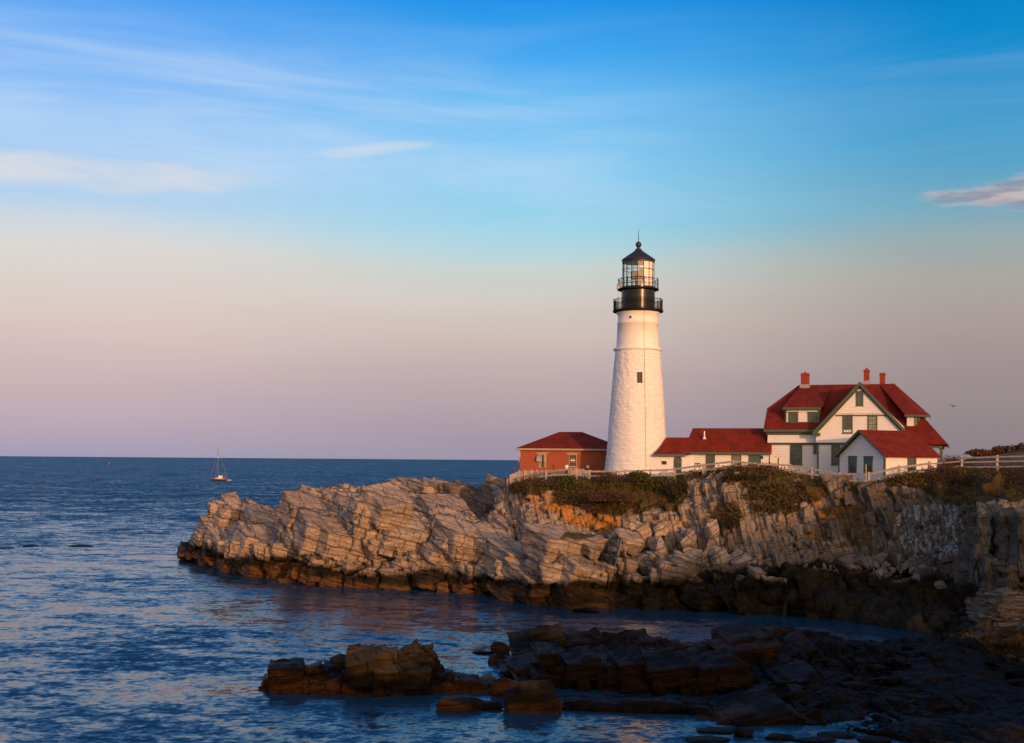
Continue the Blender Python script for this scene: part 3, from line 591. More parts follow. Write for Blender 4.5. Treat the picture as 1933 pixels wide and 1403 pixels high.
shore = [line('w', [(1340, 1245, -1.5), (1500, 1215, -1.5), (1750, 1222, -1.5), (2100, 1262, -1.5)]),
       line('w', [(1340, 1240, 0), (1390, 1222, 0.2), (1500, 1205, .2), (1600, 1215, .1), (1700, 1213, .2), (1750, 1205, .4), (2100, 1240, .4)]),
       line('p', [(1340, 1240, 79), (1380, 1200, 79), (1396, 1190, 79), (1450, 1184, 79.5), (1500, 1184, 80), (1530, 1190, 80), (1600, 1203, 80), (1650, 1212, 80), (1700, 1210, 80), (1760, 1203, 80), (1840, 1207, 80), (1880, 1240, 78), (1933, 1262, 76), (2100, 1270, 74)]),
       line('p', [(1340, 1262, 74), (1400, 1225, 75), (1470, 1222, 76), (1600, 1235, 75), (1700, 1238, 75), (1800, 1240, 74), (1933, 1290, 72), (2100, 1300, 70)]),
       line('p', [(1340, 1300, 72), (1400, 1275, 71.5), (1500, 1275, 71), (1600, 1285, 70), (1700, 1290, 69), (1800, 1295, 68), (1933, 1310, 67), (2100, 1320, 66)]),
       line('p', [(1340, 1335, 67), (1400, 1325, 67), (1500, 1325, 66.5), (1600, 1335, 65), (1700, 1345, 64), (1800, 1345, 63), (1933, 1350, 62), (2100, 1360, 61)]),
       line('w', [(1340, 1352, .05), (1400, 1366, .05), (1480, 1366, .05), (1560, 1368, .05), (1620, 1382, .05), (1700, 1385, .3), (1760, 1388, .35), (1933, 1396, .4), (2100, 1405, .4)]),
       line('w', [(1340, 1362, -.3), (1400, 1375, -.3), (1560, 1380, -.3), (1640, 1395, -.25), (1700, 1402, -.05), (1850, 1430, 0.1), (1933, 1440, .1), (2100, 1450, .1)]),
       line('w', [(1340, 1380, -1.5), (1640, 1420, -1.5), (2100, 1480, -1.5)])]
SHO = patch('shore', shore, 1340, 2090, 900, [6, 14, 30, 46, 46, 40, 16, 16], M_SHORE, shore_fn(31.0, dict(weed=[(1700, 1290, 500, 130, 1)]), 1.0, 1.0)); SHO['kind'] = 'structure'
# weedy flats between the ledge and the shore
flat = [line('w', [(1040, 1322, -.8), (1400, 1326, -.8)]),
        line('w', [(1040, 1327, -.1), (1100, 1326, .1), (1200, 1329, .12), (1400, 1331, .15)]),
        line('w', [(1040, 1332, .0), (1090, 1330, .3), (1150, 1330, .2), (1200, 1335, .25), (1290, 1336, .35), (1400, 1345, .3)]),
        line('w', [(1040, 1340, -.1), (1100, 1340, .05), (1200, 1344, .03), (1290, 1346, 0), (1400, 1366, 0)]),
        line('w', [(1040, 1346, -.8), (1290, 1356, -.8), (1400, 1376, -.8)])]
tag(patch('low_reef', flat, 1040, 1400, 380, [6, 16, 20, 10], M_SHORE, shore_fn(41.0, dict(weed=[(1200, 1320, 300, 60, 1)]), 0.7, 1.0)), 'low weed covered reef lying just above the water in front of the long dark ledge', 'reef')
isl = [line('w', [(490, 1296, -1), (1000, 1296, -1)]),
       line('w', [(490, 1288, -.1), (540, 1278, .2), (700, 1272, .5), (850, 1278, .2), (1000, 1290, -.1)]),
       line('p', [(490, 1292, 71.5), (500, 1282, 71.5), (515, 1281, 71.5), (532, 1290, 71.5), (537, 1262, 71.5), (546, 1254, 71.5), (560, 1249, 71.5), (590, 1251, 71.5), (597, 1258, 71.5), (620, 1252, 71.5), (640, 1243, 71.5), (661, 1240, 71.5), (665, 1220, 71.5), (680, 1217, 71.5), (700, 1224, 71.5), (725, 1219, 71.5), (745, 1225, 71.5), (780, 1218, 71.5), (815, 1220, 71.5), (818, 1240, 71.5), (840, 1252, 71.5), (856, 1272, 71.5), (880, 1280, 71), (910, 1286, 71), (1000, 1296, 70)]),
       line('p', [(490, 1295, 70.5), (535, 1270, 70.4), (600, 1266, 70.2), (660, 1252, 70.2), (740, 1242, 70.2), (815, 1246, 70.2), (850, 1275, 70.2), (1000, 1300, 69.5)]),
       line('p', [(490, 1297, 69.8), (540, 1282, 69.2), (700, 1270, 69.0), (830, 1275, 69.0), (860, 1290, 69.2), (1000, 1303, 69)]),
       line('w', [(490, 1301), (535, 1306), (580, 1310), (700, 1313), (800, 1313), (840, 1308), (920, 1306), (1000, 1306)]),
       line('w', [(490, 1308, -1), (700, 1322, -1), (1000, 1314, -1)])]
ISL = tag(patch('sea_rock', isl, 490, 1000, 520, [8, 22, 22, 24, 34, 8], rock_material('rock_islet', (0, R(6), 0), (0.4, 0.4, 3.0), dryA=(0.10, 0.088, 0.07), dryB=(0.075, 0.07, 0.06), lo=0.75, hi=1.7, dark=.40),
    shore_fn(51.0, {}, 0.4, 0.15)), 'brown rock islet with a squared grey block on top, standing alone in the water', 'rock')

def shore_shells(o, seed, sizes, cond=None, masks=None):
    V_, N_, px_, py_, at_, _ = SHARED[o.name.split('.')[0]]; ok = (V_[:, 2] > -.15)
    if cond is not None: ok &= cond(px_, py_, V_)
    add_shells(o, o.name.split('.')[0], [shell(V_, N_, ok, RS_SH, sz_, seed + 3 * q, kp, ou, .22, 6, 1 if q == 0 else 0, .8) for q, (sz_, kp, ou) in enumerate(sizes)], masks or {}, seed, .12)
SS = [((2.6, 2.0, 1.2), .9, -.05), ((1.2, 1.0, .55), .55, .05), ((.55, .5, .25), .25, .08)]
shore_shells(LG, 71.0, [((3.8, 2.6, 1.0), .9, -.08), ((1.8, 1.4, .6), .4, .03)], lambda a, b, v: a < 1420, dict(weed=[(1200, 1260, 500, 120, .8)]))
shore_shells(ISL, 75.0, SS, lambda a, b, v: (a > 500) & (a < 930))
shore_shells(SHO, 79.0, [((4.2, 3.0, 1.3), .5, -.1), ((1.9, 1.4, .6), .25, .0)], lambda a, b, v: a < 1500, dict(weed=[(1700, 1290, 500, 130, 1)]))
# ------------------------------------------------------------------ separate boulders
def boulder(name, loc, size, m, seed, rot=None, pts=16, sub=2, flat_=0.15):
    rnd = random.Random(seed); bm = bmesh.new()
    for _ in range(pts):
        v = Vector((rnd.gauss(0, 1), rnd.gauss(0, 1), rnd.gauss(0, 1))).normalized()
        mx = max(abs(v.x), abs(v.y), abs(v.z)); v = v * (0.45 + 0.55 / mx * 0.8)
        bm.verts.new((v.x * size[0] / 2, v.y * size[1] / 2, v.z * size[2] / 2))
    bmesh.ops.convex_hull(bm, input=bm.verts[:]); loose = [v for v in bm.verts if not v.link_faces]
    bmesh.ops.delete(bm, geom=loose, context='VERTS')
    bmesh.ops.bevel(bm, geom=bm.edges[:], offset=min(size) * 0.06, segments=1, affect='EDGES', clamp_overlap=True)
    bmesh.ops.triangulate(bm, faces=bm.faces[:])
    bmesh.ops.subdivide_edges(bm, edges=bm.edges[:], cuts=sub, use_grid_fill=True)
    co = np.array([v.co[:] for v in bm.verts]); k = 2.2 / max(size)
    dn = fbm(co * k + seed, 4, seed % 13) * min(size) * 0.14
    n0 = [v.normal.copy() for v in bm.verts]
    for v, d_, n_ in zip(bm.verts, dn, n0): v.co += n_ * d_
    me = bpy.data.meshes.new(name); bm.to_mesh(me); bm.free(); me.materials.append(m)
    o = bpy.data.objects.new(name, me); C.objects.link(o); o.location = loc
    o.rotation_euler = rot if rot else (rnd.uniform(-.4, .4), rnd.uniform(-.4, .4), rnd.uniform(0, 6.28))
    for key, val in (('cell', rnd.random()), ('cell2', rnd.random()), ('weed', 1.0 if m.name.startswith('rock_shore') or m.name.startswith('rock_weedy') else 0.0)):
        at = me.attributes.new(key, 'FLOAT', 'POINT'); at.data.foreach_set('value', [val] * len(me.vertices))
    return o
M_PALE = rock_material('rock_pale', (0, R(30), 0), (0.5, 0.5, 1.6), tide=False, dryA=(0.50, 0.41, 0.31), dryB=(0.38, 0.31, 0.25))
def slabrock(name, loc, size, m, seed, rot=(0, 0, 0), cellv=.5):
    V0, F0 = BT[2]; V = V0 * np.array(size) / 2; V[:, 0] *= 1 + .12 * V0[:, 2] * (hsh(seed, 1, 1) - .5); on = np.abs(V0) > .99; nl = np.where(on, np.sign(V0), 0).astype(float); nl /= np.linalg.norm(nl, axis=1, keepdims=True)
    Q = V + seed * 7.3 + .12 * np.stack([fbm(V + seed, 2, 1), fbm(V + seed, 2, 2), fbm(V + seed, 2, 3)], 1)
    h1, e1, _ = blocks(Q, (1.5, 1.3, .42), seed, .6); h2, e2, _ = blocks(Q + 3, (.7, .7, .16), seed + 3, .5)
    V = V + nl * (.17 * h1 + .07 * h2 - .14 * (1 - smst(e1, 0, .09)))[:, None] * min(1, min(size)) + np.stack([fbm(V * .9 + seed, 3, 4), fbm(V * .9 + seed, 3, 5), fbm(V * .9 + seed, 3, 6)], 1) * .3 * min(1, min(size))
    o = mk(name, V, F0, m); o.location = loc; o.rotation_euler = rot
    for key in ('cell', 'cell2'):
        at = o.data.attributes.new(key, 'FLOAT', 'POINT'); at.data.foreach_set('value', [cellv] * len(V))
    return o
def pxm(Yv): return Yv / F
# big pale boulders at the foot of the near cliff:  px, py(centre), depth, width px, height px, depth factor, label
PALE = [
 (1206, 1008, 118.5, 50, 58, 'tall pale boulder with a yellow stained face under the lighthouse', .5),
 (1193, 1030, 117.5, 16, 84, 'narrow upright slab left of the tall pale boulder', .1),
 (1246, 1000, 118.8, 36, 26, 'squat pale boulder wedged between the yellow stained boulder and the rust one', .3),
 (1252, 1036, 116.4, 40, 50, 'pointed pale boulder leaning below the squat one', .0),
 (1233, 1030, 117.6, 26, 34, 'small grey block left behind the pointed boulder', .0),
 (1298, 1018, 116.8, 44, 40, 'rounded rust brown boulder right of the pointed one', .45),
 (1344, 1005, 116.3, 30, 52, 'leaning grey boulder with a smooth face above the square block', .0),
 (1346, 1030, 115.2, 22, 36, 'tilted slab leaning against the square pale block', .0),
 (1306, 1052, 115.2, 38, 40, 'brownish block below the rust boulder', .1),
 (1332, 1054, 114.6, 18, 44, 'thin upright slab left of the square pale block', .0),
 (1357, 1052, 113.8, 42, 44, 'large square pale block at the cliff foot', .0),
 (1398, 1058, 113.4, 46, 38, 'cracked pale boulder right of the square block', .0),
 (1425, 1056, 113.2, 30, 34, 'diamond shaped grey boulder on its corner beside the vertical cliff slab', .0),
 (1170, 1020, 120.6, 34, 22, 'pale boulder in the hollow behind the front ridge', .0),
 (1148, 1024, 121.0, 30, 16, 'low pale boulder left in the hollow behind the ridge', .0),
 (1215, 1060, 116.0, 34, 30, 'whitish boulder lying on the ridge below the tall pale boulder', .0),
 (1290, 1070, 114.2, 42, 20, 'flat pale slab resting below the brownish block', .0),
 (1280, 1094, 113.2, 34, 22, 'grey boulder at the edge of the black weedy rocks', .0),
]
for i, (px, py, Yd, wp, hp, lab, li) in enumerate(PALE):
    Yd += .7 if px < 1280 else -.3; k = pxm(Yd); o = boulder('boulder', P(px, py, Yd), (wp * k * 1.2, wp * k * 0.95, hp * k * 1.2), M_PALE, 100 + i, (0.1 * math.sin(i), 0.12 * math.cos(i * 2), 0.3 * i), 15, 3)
    tag(o, lab, 'boulder', 'pale boulders fallen at the foot of the cliff')
    at = o.data.attributes.new('lichen', 'FLOAT', 'POINT'); at.data.foreach_set('value', [li * 0.8] * len(o.data.vertices))
# pale angular rubble along the foot of the right cliff
M_RUB = simple('rubble_rock', (0.16, 0.135, 0.115), 0.85, 0, 0.35, 1.2, 0.7, 9)
proto = [boulder('rubble_stone', (0, 0, -60 - i), (1, 0.8, 0.6), M_RUB, 300 + i, (0, 0, 0), 12, 1) for i in range(5)]
rr = random.Random(5); first = set()
for i in range(150):
    px = rr.uniform(1470, 1790) if i < 115 else rr.uniform(1150, 1460)
    cy_ = np.interp(px, [1150, 1300, 1470, 1560, 1640, 1720, 1790], [1062, 1078, 1090, 1083, 1068, 1072, 1100]); py = cy_ + rr.gauss(0, 9)
    Yd = np.interp(px, [1150, 1300, 1400, 1500, 1600, 1700, 1790], [119.5, 115.6, 112.9, 111.3, 109.3, 106, 101]) - 0.5 + (cy_ - py) * 0.03
    j = rr.randrange(5); s_ = rr.choice([.4, .5, .6, .7, .9, 1.4]) * rr.uniform(.7, 1.2)
    o = proto[j] if j not in first else proto[j].copy()
    if j in first: C.objects.link(o)
    first.add(j); o.location = P(px, py, Yd); o.scale = (s_ * 1.3, s_, s_); o.rotation_euler = (rr.uniform(0, 6), rr.uniform(0, 6), rr.uniform(0, 6))
    tag(o, 'pale angular stone in the rubble along the foot of the cliff', 'stone', 'pale rubble along the cliff foot')
# black weedy boulders at the waterline
M_WEED = rock_material('rock_weedy', dryA=(0.06, 0.055, 0.045), dryB=(0.035, 0.033, 0.03), lo=-3, hi=2.6, dark=.5)
proto2 = [boulder('weedy_boulder', (0, 0, -80 - i), (1, 0.85, 0.7), M_WEED, 400 + i, (0, 0, 0), 14, 2) for i in range(6)]
first = set()
for i in range(110):
    px = rr.uniform(1230, 1770); v = rr.random()
    ytop = np.interp(px, [1230, 1300, 1400, 1560, 1700, 1770], [1100, 1090, 1092, 1098, 1100, 1112]); ybot = np.interp(px, [1230, 1400, 1600, 1770], [1140, 1148, 1166, 1192])
    py = ytop + (ybot - ytop) * v; z = 2.6 * (1 - v) ** 1.1
    Yd = waterY(px, py, z) if v > .1 else 110
    Yd = np.interp(v, [0, 1], [np.interp(px, [1230, 1500, 1700, 1770], [113, 110.6, 105.6, 101.5]), waterY(px, ybot)])
    j = rr.randrange(6); s_ = rr.choice([.8, 1.1, 1.4, 1.9, 2.4]) * rr.uniform(.8, 1.15)
    o = proto2[j] if j not in first else proto2[j].copy()
    if j in first: C.objects.link(o)
    first.add(j); Yd -= .9; o.location = P(px, py, Yd) - Vector((0, 0, .1 * s_)); o.scale = (s_ * 1.2, s_, s_ * .9); o.rotation_euler = (rr.uniform(-.6, .6), rr.uniform(-.6, .6), rr.uniform(0, 6))
    tag(o, 'black weed covered boulder at the waterline below the cliff', 'boulder', 'black weedy boulders at the foot of the cliff')
# dark slabs and boulders strewn over the near shore
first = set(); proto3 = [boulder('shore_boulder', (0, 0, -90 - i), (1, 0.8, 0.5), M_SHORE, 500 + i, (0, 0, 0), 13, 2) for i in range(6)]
for i in range(170):
    px = rr.uniform(1395, 1990); v = rr.random()
    py = np.interp(px, [1380, 1500, 1600, 1750, 1860, 1990], [1215, 1205, 1225, 1225, 1230, 1300]) * (1 - v) + v * np.interp(px, [1380, 1600, 1933], [1350, 1372, 1400])
    Yd = 80 + (62 - 80) * v + rr.uniform(-.3, .3)
    Yd = np.interp(py, [1205, 1240, 1290, 1345, 1400], [79, 75, 69.5, 64, 58.5]) - 0.25
    j = rr.randrange(6); s_ = rr.choice([.4, .5, .6, .8, 1.0, 1.5]) * rr.uniform(.7, 1.2)
    o = proto3[j] if j not in first else proto3[j].copy()
    if j in first: C.objects.link(o)
    first.add(j); o.location = P(px, py, Yd); o.scale = (s_ * 1.5, s_, s_); o.rotation_euler = (rr.uniform(-.5, .5), rr.uniform(-.5, .5), rr.uniform(0, 6))
    tag(o, 'dark wet boulder among the weedy rocks of the near shore', 'boulder', 'dark boulders strewn over the near shore')
# lumps in the water: (px, py, wpx, hpx, name, label)
for i, (px, py, wp, hp, nm, lab) in enumerate([
  (1005, 1316, 116, 58, 'sea_rock', 'rounded brown rock hump in the water right of the islet'),
  (958, 1296, 70, 36, 'sea_rock', 'low grey brown hump behind the rounded rock hump, joining it to the islet'),
  (870, 1330, 100, 26, 'sea_rock', 'low brown rock lying in front of the islet'),
  (925, 1332, 64, 14, 'sea_rock', 'narrow brown rock just above the water between the low rock and the hump'),
  (1068, 1330, 60, 16, 'sea_rock', 'low dark rock tail right of the rounded hump'),
  (944, 1221, 38, 26, 'sea_rock', 'small dark knob beside the left end of the long ledge'),
  (938, 1243, 34, 20, 'sea_rock', 'small round rock below the dark knob at the ledge'),
  (912, 1232, 44, 5, 'sea_rock', 'thin flat rock barely above the water left of the ledge'),
  (1102, 1152, 46, 8, 'sea_rock', 'small dark rock awash in the middle of the cove'),
  (1122, 1155, 22, 4, 'sea_rock', 'tiny dark rock awash right beside the cove rock'),
  (152, 1030, 50, 3, 'sea_rock', 'long dark rock awash in open water at the left'),
  (58, 1030, 26, 3, 'sea_rock', 'short dark rock awash at the far left'),
  (12, 1034, 34, 2, 'sea_rock', 'faint rock awash at the left edge'),
  (1405, 1382, 46, 20, 'sea_rock', 'dark lump rising at the shore front near the bottom edge'),
  (1470, 1393, 60, 9, 'sea_rock', 'dark low rock in the pool near the bottom edge'),
  (1352, 1382, 90, 5, 'sea_rock', 'flat dark rock left of the dark lump at the bottom edge'),
  (1335, 1400, 90, 5, 'sea_rock', 'flat dark rock cut by the bottom edge'),
  (1580, 1390, 80, 6, 'sea_rock', 'low rock in the pool in front of the weedy shore'),
  (1535, 1400, 90, 6, 'sea_rock', 'flat rock at the bottom edge right of the dark low rock'),
  (1650, 1399, 70, 7, 'sea_rock', 'low weedy rock at the right end of the pool'),
  (1890, 1385, 80, 20, 'sea_rock', 'broad dark rock in the bottom right corner')]):
    yb = py + hp / 2; Yd = waterY(px, yb + (2 if hp > 12 else 1)); k = pxm(Yd); dm = max(wp * 0.6 * k, .8) if Yd < 120 else 2.0
    pc = P(px, py, Yd + dm * .5); pc.z = hp * k * 0.5 - hp * k * .22
    mm = M_WEED if px < 200 else M_SHORE if px > 900 and not 930 < px < 1100 or px < 200 else bpy.data.materials['rock_islet']
    tag(boulder(nm, pc, (wp * k * 1.1, dm * 1.2, hp * k * 1.55), mm, 600 + i, (0, 0, .0), 44 if hp > 30 else 24, 4), lab, 'rock')
# stack of rounded grey rocks and ledges at the right of the cove
for i, (px, py, Yd, wp, hp, lab) in enumerate([
  (1782, 1110, 100, 40, 24, 'rounded grey rock at the top of the stack by the cove'),
  (1776, 1134, 98.5, 46, 26, 'rounded grey rock second from the top of the stack by the cove'),
  (1772, 1158, 97.2, 44, 26, 'rounded grey rock third from the top of the stack by the cove'),
  (1776, 1182, 96.2, 46, 26, 'rounded grey rock at the bottom of the stack by the cove'),
  (1800, 1145, 98, 34, 30, 'wedge of grey rock beside the second rock of the stack'),
  (1818, 1170, 96, 40, 44, 'tall grey block right of the stack by the cove'),
  (1830, 1130, 97, 40, 26, 'broad grey rock above the tall grey block'),
  (1815, 1098, 99, 40, 22, 'broken grey rock leaning on the cliff above the stack'),
  (1840, 1200, 93.5, 44, 30, 'dark block between the stack and the layered ledges'),
  (1795, 1195, 95, 60, 16, 'low rounded rock at the waterline under the stack')]):
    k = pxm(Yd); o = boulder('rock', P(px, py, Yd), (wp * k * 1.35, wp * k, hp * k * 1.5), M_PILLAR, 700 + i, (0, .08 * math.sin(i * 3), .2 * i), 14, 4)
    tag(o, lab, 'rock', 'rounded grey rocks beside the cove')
for i, (px, py, Yd, wp, hp, ry_, lab) in enumerate([
  (1915, 1128, 88, 90, 22, .06, 'pale flat slab sticking out at the right edge, uppermost of the layered ledges'),
  (1905, 1150, 86, 110, 26, .08, 'grey layered ledge under the uppermost pale slab'),
  (1912, 1178, 85, 110, 24, .04, 'thick grey ledge in the middle of the layered ledges'),
  (1920, 1204, 84, 100, 16, .03, 'thin dark ledge above the lowest pale ledge'),
  (1925, 1222, 82.5, 90, 18, .05, 'pale ledge, lowest of the layered ledges at the right edge'),
  (1930, 1248, 81, 90, 30, .05, 'dark brown block beneath the lowest pale ledge')]):
    k = pxm(Yd); o = slabrock('ledge', P(px, py, Yd), (wp * k * 1.1, 3.5, hp * k * 1.12), M_PILLAR, 760 + i, (.03 * (i % 3 - 1), ry_, .1 + .08 * (i % 2)), [.8, .3, .45, .2, .9, .1][i])  # fixed tone value per ledge
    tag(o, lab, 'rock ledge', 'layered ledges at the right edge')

for i, (px, py, Yd, wp, hp, cv, lab) in enumerate([
  (1857, 1010, 93.5, 24, 96, .7, 'tall tan rock column near the right edge below the cliff top ledge'),
  (1868, 1095, 91.0, 22, 84, .5, 'banded rock column standing under the tall tan one'),
  (1898, 1020, 91.5, 30, 110, .2, 'dark vertical slab right of the tall tan rock column'),
  (1927, 1030, 89.5, 30, 120, .45, 'grey brown vertical slab cut by the right edge of the picture'),
  (1838, 1075, 95.5, 26, 110, .25, 'grey slab leaning left of the banded rock column'),
  (1896, 1085, 89.5, 30, 50, .35, 'squat brown block between the vertical slabs and the layered ledges')]):
    k = pxm(Yd); o = slabrock('rock_slab', P(px, py, Yd), (wp * k * 1.1, 2.6, hp * k), M_CLIFF, 820 + i, (.05 * math.sin(i * 2), .07 * math.cos(i * 1.7), -.35 + .1 * i), cv)
    at = o.data.attributes.new('grey', 'FLOAT', 'POINT'); at.data.foreach_set('value', [1.0 if i != 0 else .6] * len(o.data.vertices))
    tag(o, lab, 'rock', 'rock columns of the near cliff')

# ================================================================== building materials
def clapboard(name, base=(0.78, 0.77, 0.74), pitch=0.2):
    m, g = mat(name); p = g.pos(); z = g.sep(p)[2]; n = g.noise(p, 1.3, 6, 0.6); n2 = g.noise(g.mapv(p, (1, 1, 6)), 3.0, 4)
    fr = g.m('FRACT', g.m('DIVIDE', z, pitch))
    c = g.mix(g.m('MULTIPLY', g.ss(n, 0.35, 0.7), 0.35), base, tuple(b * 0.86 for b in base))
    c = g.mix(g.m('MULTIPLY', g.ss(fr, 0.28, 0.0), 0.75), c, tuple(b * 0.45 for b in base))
    c = g.mix(g.m('MULTIPLY', g.ss(n2, 0.55, 0.8), 0.15), c, (0.5, 0.46, 0.4))
    g.put(g.b.inputs['Base Color'], c); g.b.inputs['Roughness'].default_value = 0.55
    g.put(g.b.inputs['Normal'], g.bump(g.m('SUBTRACT', 1.0, fr), 0.5, 0.03)); return m
M_CLAP = clapboard('white_clapboard')
def masonry():
    m, g = mat('whitewashed_stone'); p = g.pos(); z = g.sep(p)[2]
    lowm = g.ss(z, 24.75, 24.6)
    x_, y_, _ = g.sep(p); ang = g.m('ARCTAN2', g.m('SUBTRACT', y_, TY), g.m('SUBTRACT', x_, TX))
    cyl = g.comb(g.m('MULTIPLY', ang, 2.8), z, 0.0)
    br = g.new('ShaderNodeTexBrick'); g.put(br.inputs['Vector'], cyl); br.inputs['Scale'].default_value = 1.0
    br.inputs['Brick Width'].default_value = 0.75; br.inputs['Row Height'].default_value = 0.34; br.inputs['Mortar Size'].default_value = 0.035; br.inputs['Mortar Smooth'].default_value = 0.8
    st = g.vor(g.mapv(cyl, (1, 1.5, 1)), 1.9); n = g.noise(p, 2.4, 6, 0.65); nf = g.noise(p, 9, 4, 0.6)
    h = g.m('ADD', g.m('MULTIPLY', st, -0.5), g.m('ADD', g.m('MULTIPLY', br.outputs['Fac'], -0.15), g.m('ADD', g.m('MULTIPLY', n, 0.8), g.m('MULTIPLY', nf, 0.25))))
    c = g.mix(g.m('MULTIPLY', g.ss(n, 0.45, 0.7), 0.4), (0.80, 0.79, 0.77), (0.68, 0.66, 0.63))
    c = g.mix(g.m('MULTIPLY', g.ss(g.noise(g.mapv(p, (1, 1, 0.15)), 1.6, 5, 0.7), 0.52, 0.72), 0.4), c, (0.52, 0.43, 0.36))
    g.put(g.b.inputs['Base Color'], c); g.b.inputs['Roughness'].default_value = 0.75
    h2 = g.m('MULTIPLY', h, g.m('MULTIPLY_ADD', lowm, 0.93, 0.07))
    g.put(g.b.inputs['Normal'], g.bump(h2, 0.75, 0.15)); return m
def roofing():
    m, g = mat('red_shingles'); p = g.pos(); z = g.sep(p)[2]; n = g.noise(p, 0.9, 6, 0.65); n2 = g.noise(g.mapv(p, (1, 1, 3)), 6.0, 4, 0.7)
    fr = g.m('FRACT', g.m('DIVIDE', g.m('ADD', z, g.m('MULTIPLY', n2, 0.05)), 0.24))
    c = g.mix(g.ss(n, 0.42, 0.58), (0.205, 0.022, 0.009), (0.125, 0.014, 0.007))
    c = g.mix(g.m('MULTIPLY', n2, 0.5), c, (0.19, 0.026, 0.012))
    c = g.mix(g.m('MULTIPLY', g.ss(fr, 0.35, 0.0), 0.7), c, (0.06, 0.008, 0.006))
    g.put(g.b.inputs['Base Color'], c); g.b.inputs['Roughness'].default_value = 0.85; g.b.inputs['Specular IOR Level'].default_value = 0.2
    g.put(g.b.inputs['Normal'], g.bump(g.m('ADD', n2, g.m('SUBTRACT', 1.0, fr)), 0.6, 0.03)); return m
M_ROOF = roofing()
def brick(name, c1, c2, mo):
    m, g = mat(name); p = g.pos(); x_, y_, z = g.sep(p)
    v = g.comb(g.m('ADD', x_, g.m('MULTIPLY', y_, 0.6)), z, 0.0); br = g.new('ShaderNodeTexBrick'); g.put(br.inputs['Vector'], v)
    br.inputs['Scale'].default_value = 1; br.inputs['Brick Width'].default_value = 0.24; br.inputs['Row Height'].default_value = 0.085; br.inputs['Mortar Size'].default_value = 0.008
    br.inputs['Color1'].default_value = (*c1, 1); br.inputs['Color2'].default_value = (*c2, 1); br.inputs['Mortar'].default_value = (*mo, 1)
    c = g.mix(g.m('MULTIPLY', g.noise(p, 1.2, 6, 0.7), 0.5), br.outputs['Color'], tuple(q * 0.6 for q in c1))
    g.put(g.b.inputs['Base Color'], c); g.b.inputs['Roughness'].default_value = 0.85
    g.put(g.b.inputs['Normal'], g.bump(g.noise(p, 20, 3), 0.4, 0.02)); return m
M_BRICK = brick('red_brick', (0.40, 0.085, 0.03), (0.29, 0.058, 0.023), (0.20, 0.09, 0.06))
M_CHIM = brick('chimney_brick', (0.30, 0.035, 0.02), (0.24, 0.028, 0.017), (0.18, 0.05, 0.035))
M_GREEN = simple('green_trim', (0.060, 0.090, 0.062), 0.5, 0, 0.15, 4)
M_DOORG = simple('green_door_paint', (0.035, 0.095, 0.075), 0.5, 0, 0.15, 4)
M_WHITE = simple('white_paint', (0.78, 0.77, 0.74), 0.5, 0, 0.06, 2)
M_BLACK = simple('black_ironwork', (0.008, 0.009, 0.009), 0.24, 0.0, 0.3, 3, spec=0.32)
M_RAIL = simple('black_railing_paint', (0.008, 0.009, 0.009), 0.7, 0.0, 0.3, 3, spec=0.15)
M_CONE = simple('dark_roof_metal', (0.020, 0.020, 0.027), 0.45, 0.0, 0.3, 2)
M_WOOD = simple('weathered_wood', (0.36, 0.30, 0.26), 0.85, 0, 0.25, 6, 0.5)
M_WOODP = simple('pale_wood', (0.42, 0.33, 0.27), 0.8, 0, 0.2, 5, 0.4)
M_FOUND = simple('foundation_stone', (0.16, 0.15, 0.14), 0.9, 0, 0.3, 2, 0.6)
M_TAN = simple('tan_lintel', (0.38, 0.29, 0.20), 0.8, 0, 0.15, 4)
M_GREY = simple('galvanised_grey', (0.30, 0.30, 0.32), 0.4, 0.3, 0.15, 4)
M_DARK = simple('dark_inside', (0.012, 0.014, 0.018), 0.6, 0, 0.2)
M_PLAQ = simple('bronze_plaque', (0.05, 0.022, 0.028), 0.45, 0.2, 0.2)
def glassy(name, col):
    m, g = mat(name); g.put(g.b.inputs['Base Color'], g.mix(g.ss(g.noise(g.pos(), 1.3, 3), 0.4, 0.6), col, tuple(min(1, q * 1.9) for q in col)))
    g.b.inputs['Roughness'].default_value = 0.08; g.b.inputs['Specular IOR Level'].default_value = 0.6
    g.put(g.b.inputs['Normal'], g.bump(g.noise(g.pos(), 1.2, 2), 0.15, 0.1)); return m
M_GLASS = glassy('window_glass', (0.035, 0.05, 0.058)); M_CURT = glassy('curtained_glass', (0.20, 0.19, 0.16))
m, g = mat('lantern_glass'); tr = g.new('ShaderNodeBsdfTransparent'); tr.inputs[0].default_value = (0.93, 0.96, 0.95, 1); gl = g.new('ShaderNodeBsdfGlossy'); gl.inputs['Roughness'].default_value = 0.03
mx = g.new('ShaderNodeMixShader'); mx.inputs[0].default_value = 0.10; g.l.new(tr.outputs[0], mx.inputs[1]); g.l.new(gl.outputs[0], mx.inputs[2]); g.l.new(mx.outputs[0], g.n['Material Output'].inputs[0]); M_LGLASS = m

# ================================================================== lighthouse
TY = 134.0; tb = P(1202, 888, TY); TX = tb.x; KT = F / TY
def tz(py): return P(1205, py, TY).z
M_STONE = masonry()
lh = empty('lighthouse', (TX, TY, tz(893))); zb = tz(893)
tag(lh, 'tall white tapering lighthouse with black lantern standing at the cliff edge', 'lighthouse')
def rr_(px): return px / KT
def tl(py): return tz(py) - zb
prof = [(rr_(60.5), -0.8), (rr_(60), 0), (rr_(58.2), tl(880)), (rr_(55), tl(840)), (rr_(51.3), tl(790)), (rr_(47.5), tl(740)), (rr_(44), tl(695)), (rr_(41.3), tl(662.5))]
